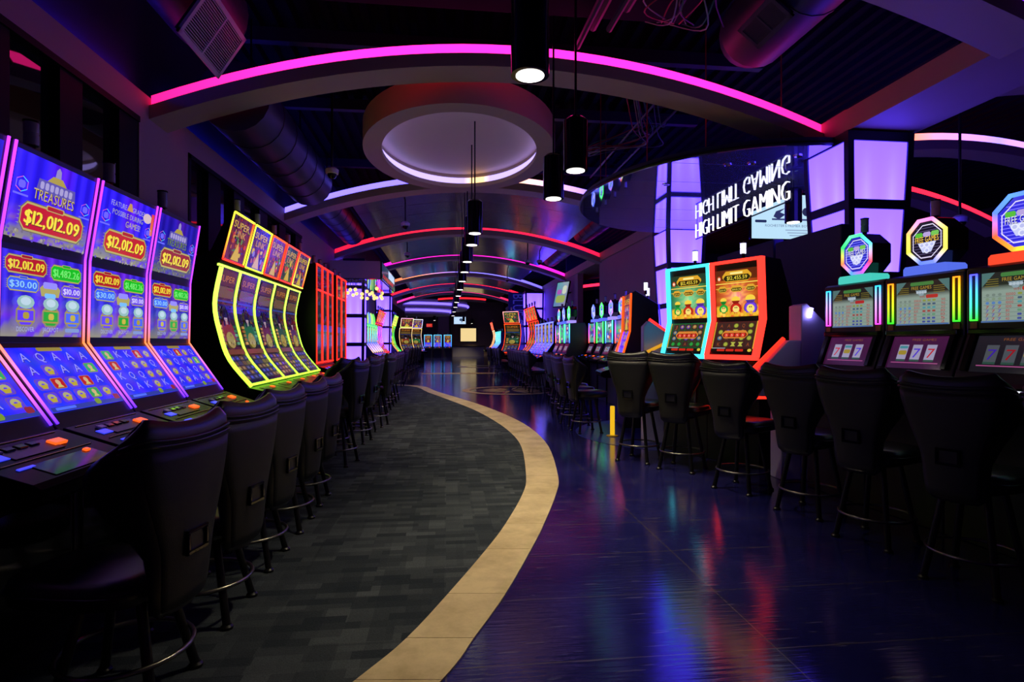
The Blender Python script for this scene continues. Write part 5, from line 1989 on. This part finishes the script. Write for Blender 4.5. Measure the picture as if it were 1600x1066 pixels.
def register(loc, M, w, h, label, nslat, parent=None, fm=None):
    fm = fm or M_grille
    """louvred air register"""
    if parent is None:
        t = thing('air_register', label, 'vent', loc)
    else:
        t = bpy.data.objects.new('air_register', None)
        COL.objects.link(t)
        t.parent = parent
        t.location = loc
    fr = 0.045
    q = MB()
    q.box(-w / 2, -h / 2, -0.01, w / 2, -h / 2 + fr, 0.015, M).box(-w / 2, h / 2 - fr, -0.01, w / 2, h / 2, 0.015, M).box(-w / 2, -h / 2, -0.01, -w / 2 + fr, h / 2, 0.015, M).box(w / 2 - fr, -h / 2, -0.01, w / 2, h / 2, 0.015, M)
    q.box(-w / 2, -0.012, -0.008, w / 2, 0.012, 0.012, M)
    q.build('frame', fm, t)
    for i in range(nslat):
        x = -w / 2 + fr + (w - 2 * fr) * (i + 0.5) / nslat
        MB().box(x - 0.004, -h / 2 + fr, -0.005, x + 0.004, h / 2 - fr, 0.006, M).build('slat', fm, t)
    MB().box(-w / 2 + 0.02, -h / 2 + 0.02, 0.016, w / 2 - 0.02, h / 2 - 0.02, 0.05, M).build('backing', M_body, t)
    return t


# left register, tilted on its boot
Mx = Matrix.Rotation(math.radians(40), 4, 'Y') @ Matrix.Rotation(math.radians(4), 4, 'Z')
rg = register((-2.185, 5.75, 4.31), Matrix.Rotation(math.radians(-57), 4, 'Y'), 0.50, 0.90, 'white louvred air register upper left on the dark duct', 18)
Mx = Matrix.Rotation(math.radians(38), 4, 'Y')
rg2 = register((3.17, 5.45, 4.60), Mx, 0.30, 0.62, 'dim louvred register on the round duct at upper right', 16, fm=M_duct)

# cable trays with loose wires
def wires(label, pts_list, cols, loc):
    t = thing('cable_bundle', label, 'cables', loc)
    for pts, c in zip(pts_list, cols):
        P = [tuple(a) for a in pts]
        xs_ = cr3(P, 6)
        MB().tube(xs_, 0.008, 4).build('cable', c, t, smooth='all')
    return t


def cr3(pts, n):
    P = [pts[0]] + pts + [pts[-1]]
    o = []
    for i in range(1, len(P) - 2):
        for k in range(n):
            t = k / n
            o.append(tuple(0.5 * (2 * P[i][d] + (P[i + 1][d] - P[i - 1][d]) * t + (2 * P[i - 1][d] - 5 * P[i][d] + 4 * P[i + 1][d] - P[i + 2][d]) * t * t + (3 * P[i][d] - P[i - 1][d] - 3 * P[i + 1][d] + P[i + 2][d]) * t ** 3) for d in range(3)))
    o.append(pts[-1])
    return o


CBL = [mat('cable_red', (0.4, 0.02, 0.03), 0.5), mat('cable_green', (0.02, 0.25, 0.12), 0.5), mat('cable_grey', (0.4, 0.4, 0.42), 0.5), mat('cable_blue', (0.03, 0.04, 0.3), 0.5)]
rnd = random.Random(4)
pl, cl_ = [], []
for i in range(12):
    x = 2.0 + rnd.uniform(-0.3, 0.6)
    pl.append([(x - 2.2, -0.6 + rnd.uniform(0, .3), 0.25), (x - 2.2 + rnd.uniform(-.1, .1), -0.25, rnd.uniform(-0.1, 0.2)), (x - 2.2 + rnd.uniform(-.15, .25), 0.2, rnd.uniform(-0.2, 0.15)), (x - 2.1 + rnd.uniform(-.1, .4), 0.9, 0.25)])
    cl_.append(CBL[i % 4])
wires('loose red, green and grey cables under the deck before the magenta arch', pl, cl_, (2.32, 5.2, 4.66))
pl, cl_ = [], []
for i in range(12):
    x = rnd.uniform(-0.2, 0.4)
    pl.append([(x - 0.6, -1.2, 0.1), (x - 0.2, -0.4, rnd.uniform(-0.35, 0.0)), (x + 0.1, 0.3, rnd.uniform(-0.3, 0.1)), (x - 0.5, 1.4, rnd.uniform(-.1, .2)), (x - 0.6, 2.4, 0.2)])
    cl_.append(CBL[(i + 1) % 4])
wires('tangled cables on the tray above the mirrored canopy', pl, cl_, (3.2, 8.9, 4.93))
for i, (x, y, z, l, lb) in enumerate(((1.55, 4.5, 4.80, 2.0, 'dark conduit pipes slanting up before the magenta arch'), (3.0, 7.6, 4.85, 4.2, 'cable tray above the mirrored canopy'))):
    t = thing('conduit_rack' if i == 0 else 'cable_tray', lb, 'conduit', (x, y, z))
    if i == 0:
        for k in range(4):
            MB().tube([(k * 0.13, 0.1, 0.12 * (k % 2)), (k * 0.13 - 0.05, l - 0.2 * k, 0.12 * (k % 2))], 0.035 + 0.01 * (k % 2), 8).build('conduit', M_duct, t, smooth=True)
    else:
        MB().tube([(0, 0, 0), (0, l, 0)], 0.018, 6).build('side_rail', M_duct, t)
        MB().tube([(0.4, 0, 0), (0.4, l, 0)], 0.018, 6).build('side_rail', M_duct, t)
        for k in range(12):
            MB().tube([(0, 0.2 + k * 0.34, 0), (0.4, 0.2 + k * 0.34, 0)], 0.01, 5).build('rung', M_duct, t)


# dome cameras
def dome(x, y, z, label, top=None):
    top = top or 5.57
    t = thing('dome_camera', label, 'security camera', (x, y, z))
    MB().lathe([(0.05, 0.0), (0.095, 0.01), (0.10, 0.07), (0.06, 0.10), (0.02, 0.11)], 14).build('housing', M_grille, t, smooth=True)
    MB().lathe([(0.002, -0.07), (0.045, -0.055), (0.068, -0.02), (0.07, 0.008)], 14).build('dome', M_black, t, smooth=True)
    MB().tube([(0, 0, 0.1), (0, 0, top - z)], 0.018, 6).build('stem', M_metal_dk, t)


dome(-1.72, 9.0, 3.95, 'dome camera left of the oval ring')
dome(-0.9, 13.0, 3.98, 'dome camera left of the middle lights before the coral arch', 4.56)
dome(-1.2, 18.2, 4.1, 'smaller dome camera past the coral arch on the left', 4.5)
dome(3.1, 19.0, 4.05, 'dome camera past the coral arch at the right', 4.42)
dome(2.5, 17.6, 3.85, 'dome camera just below the coral arch at the right')
dome(2.6, 24.5, 4.05, 'small dome camera far along the right side', 4.52)
dome(7.05, 7.2, 3.05, 'dome camera in the right room above the octagon toppers')

# ================================================================== BAR BOX with globes (left, middle distance)
t = thing('hanging_soffit_box', 'hanging rectangular box with screens above the left machines', 'soffit box', (-2.6, 15.9, 3.1))
MB().box(-0.5, 0, 0.03, 0.82, 4.2, 0.5).build('box', M_white, t, bevel=0.01)
MB().box(-0.5, 0.01, 0.0, 0.82, 4.2, 0.028).build('mirror_underside', M_mirror, t)
MB().box(0.825, 0.1, 0.03, 0.86, 4.1, 0.5).build('screen_case', M_black, t)
p = Paint(3.9, 0.45)
p.bg(6, 3, lambda u, v: (20, 45 + 30 * u, 60 + 30 * v))
p.rect(0.45, 0.45, 0.95, 0.95, (190, 215, 245))
for k in range(9):
    p.poly([(0.06 + k * 0.09, 0.12), (0.10 + k * 0.09, 0.12), (0.13 + k * 0.09, 0.36), (0.09 + k * 0.09, 0.36)], (230, 40, 50))
p.build('picture', lambda x, y, o: (0.862 + o, 0.15 + x, 0.04 + y), M_screen, t)
rnd = random.Random(2)
gi = 0
for i in range(28):
    x = -3.08 + (i % 7) * 0.2 + rnd.uniform(-.05, .05)
    y = 15.9 + 0.25 + (i // 7) * 0.5 + rnd.uniform(-.1, .1)
    z = 2.88 - rnd.uniform(0, 0.22)
    g = thing('globe_lamp', 'small warm globe lamp in the cluster under the hanging box', 'lamp', (x, y, z), 0, 'warm globe lamps under the hanging box')
    q = MB()
    q.lathe([(0.05 * math.sin(PI * k / 8) + 0.001, -0.05 * math.cos(PI * k / 8)) for k in range(9)], 10)
    q.build('globe', M_globe, g, smooth='all')
    MB().tube([(0, 0, 0.05), (0, 0, 3.10 - z)], 0.01, 5).build('stem', M_ring, g)
# tilted wall monitors
for x, y, z, rz, rx, lb in ((4.28, 21.2, 3.2, PI / 2 + 0.5, 0.25, 'tilted wall screen above the far hexagon slots'), (-3.5, 24.0, 2.95, -PI / 2 - 0.5, 0.25, 'narrow tilted screen above the bullet-topped slots')):
    t = thing('monitor', lb, 'monitor', (x, y, z), rz)
    R_ = Matrix.Rotation(rx, 4, 'X')
    MB().box(-0.36, -0.06, -0.5, 0.36, 0.0, 0.5, R_).build('case', M_black, t, bevel=0.008)
    p = Paint(0.66, 0.94)
    p.bg(3, 6, lambda u, v: (90 + 50 * u, 130 + 30 * v, 170))
    p.rr(0.1, 0.15, 0.9, 0.45, (150, 170, 90))
    p.rr(0.1, 0.5, 0.5, 0.7, (170, 90, 180))
    p.rr(0.55, 0.5, 0.9, 0.85, (200, 210, 190))
    p.build('picture', lambda x, y, o: tuple(R_ @ Vector((-(x - 0.33), 0.002 + o, y - 0.47))), M_screen, t)
    MB().tube([(0, -0.04, 0), (0, -0.55, 0.1)], 0.03, 6).build('bracket', M_metal_dk, t)

M_banner = emit('banner_letters', S(50, 45, 150), 0.6)
# BLUE 27 sign panel far right
t = thing('vertical_banner', 'dark banner with the vertical lettering BLUE 27 far right', 'sign', (3.35, 31.0, 0))
MB().box(0, 0, 2.0, 1.0, 0.08, 4.1).build('panel', M_navy, t)
for x in (0.1, 0.9):
    MB().tube([(x, 0.04, 4.1), (x, 0.04, 5.57)], 0.015, 6).build('hanger_rod', M_metal_dk, t)
g, W = text2d('BLUE 27', 0.55, 1.9)
for v, f in g:
    q = MB()
    q.add([(0.25 + b, -0.012, 4.0 - a) for a, b in v], f)
    q.build('letter', M_banner, t)

# ================================================================== FAR LOBBY
t = thing('service_counter', 'pale service counter at the end of the hall', 'counter', (1.7, 55, 0))
MB().box(-1.1, 0, 0, 1.9, 0.7, 1.0).build('front', M_counter, t, bevel=0.02)
MB().box(-1.2, -0.1, 1.0, 2.0, 0.8, 1.06).build('top', M_black, t, bevel=0.01)
t = thing('cashier_window', 'warm lit service window behind the far counter', 'window', (2.3, 60, 1.5))
MB().box(-0.9, 0, -0.1, 0.9, 0.1, 1.5).build('frame', M_black, t)
q = MB().grid(lambda u, v: (-0.8 + 1.6 * u, -0.01, 0.0 + 1.35 * v), 4, 4)
q.build('lit_pane', M_panel, t, cols=[S(245, 215, 150)] * len(q.v))
t = thing('monitor', 'small white monitor hanging over the far counter', 'monitor', (1.35, 57, 3.2))
MB().box(-0.62, 0, -0.05, 0.62, 0.08, 0.78).build('case', M_black, t)
p = Paint(1.16, 0.7)
p.bg(2, 2, lambda u, v: (195, 225, 250))
p.ell(0.6, 0.6, 0.15, 0.2, (60, 80, 110))
p.rect(0.65, 0.2, 0.7, 0.6, (60, 80, 110))
p.build('picture', lambda x, y, o: (x - 0.58, -0.004 - o, y), M_screen, t)
MB().tube([(0, 0.04, 0.78), (0, 0.04, 2.4)], 0.03, 6).build('stem', M_metal_dk, t)
t = thing('exit_sign', 'small red EXIT sign far at the end of the hall', 'sign', (-1.6, 56, 2.85))
MB().box(-0.3, 0, 0, 0.3, 0.08, 0.36).build('case', M_black, t)
MB().tube([(0, 0.04, 0.36), (0, 0.04, 2.72)], 0.02, 6).build('stem', M_metal_dk, t)
p = Paint(0.56, 0.32)
p.bg(1, 1, lambda u, v: (200, 35, 15))
p.text('EXIT', 0.1, 0.9, 0.2, 0.6, (255, 120, 70))
p.build('face', lambda x, y, o: (x - 0.28, -0.004 - o, 0.02 + y), M_screen, t)
# round lobby ceiling with white light ring
t = thing('lobby_ceiling_ring', 'round lobby ceiling edge with lavender white light, far left', 'ceiling ring', (-3.0, 50, 0))
for r, z, c in ((4.9, 4.35, (190, 175, 255)), (3.4, 3.9, (200, 175, 250))):
    pts = [(r * math.cos(2 * PI * k / 48), r * math.sin(2 * PI * k / 48)) for k in range(48)]
    MB().prism_z([(x * 0.985, y * 0.985) for x, y in pts], z - 0.2, z + 0.45).build('soffit', M_beam, t)
    q = MB().tube([(x, y, z + 0.1) for x, y in pts], 0.10, 6, closed=True)
    q.build('cove_light', M_cove, t, cols=[hot((150, 130, 255), 3)] * len(q.v))
struct(MB().box(-0.8, 58, 0, 0.3, 58.2, 5.6).build('wall_lobby', M_tan_wall))
struct(MB().box(0.5, 60.11, 0, 6.0, 60.3, 5.6).build('wall_cashier', M_tan_wall))

# ================================================================== FLOOR INLAYS
t = thing('floor_medallion', 'gold leaf-patterned round medallion stained on the floor', 'floor inlay', (1.87, 16.7, 0))
R_ = 1.42


def ringz(r0, r1, a0=0, a1=2 * PI, n=48):
    q = MB()
    o = [(r1 * math.cos(a0 + (a1 - a0) * k / n), r1 * math.sin(a0 + (a1 - a0) * k / n)) for k in range(n + 1)]
    i_ = [(r0 * math.cos(a0 + (a1 - a0) * k / n), r0 * math.sin(a0 + (a1 - a0) * k / n)) for k in range(n + 1)]
    q.add([(x, y, 0.004) for x, y in o + i_], [(k, k + 1, n + 2 + k, n + 1 + k) for k in range(n)])
    return q


ringz(R_ - 0.22, R_).build('ring', M_gold, t)
for k in range(9):
    a = -1.2 + k * 0.31
    MB().prism_z([(1.1 * math.cos(a + d) * s, 1.1 * math.sin(a + d) * s) for d, s in ((0, 1), (0.1, 0.6), (0.02, 0.1), (-0.08, 0.5))], 0.0, 0.004).build('leaf', M_gold, t)
    MB().prism_z([(0.95 * math.cos(a + PI + d) * s, 0.95 * math.sin(a + PI + d) * s) for d, s in ((0, 1), (0.12, 0.6), (0.02, 0.2), (-0.1, 0.5))], 0.0, 0.004).build('leaf', M_gold, t)
t = thing('floor_medallion', 'far pale round ring stained on the floor', 'floor inlay', (2.2, 33.0, 0))
ringz(1.1, 1.6).build('ring', M_gold, t)
t = thing('floor_band', 'pale tan band crossing the floor far down the aisle', 'floor inlay', (0.5, 25.5, 0))
MB().box(-1.6, 0, 0, 1.9, 0.9, 0.004).build('band', M_gold, t)
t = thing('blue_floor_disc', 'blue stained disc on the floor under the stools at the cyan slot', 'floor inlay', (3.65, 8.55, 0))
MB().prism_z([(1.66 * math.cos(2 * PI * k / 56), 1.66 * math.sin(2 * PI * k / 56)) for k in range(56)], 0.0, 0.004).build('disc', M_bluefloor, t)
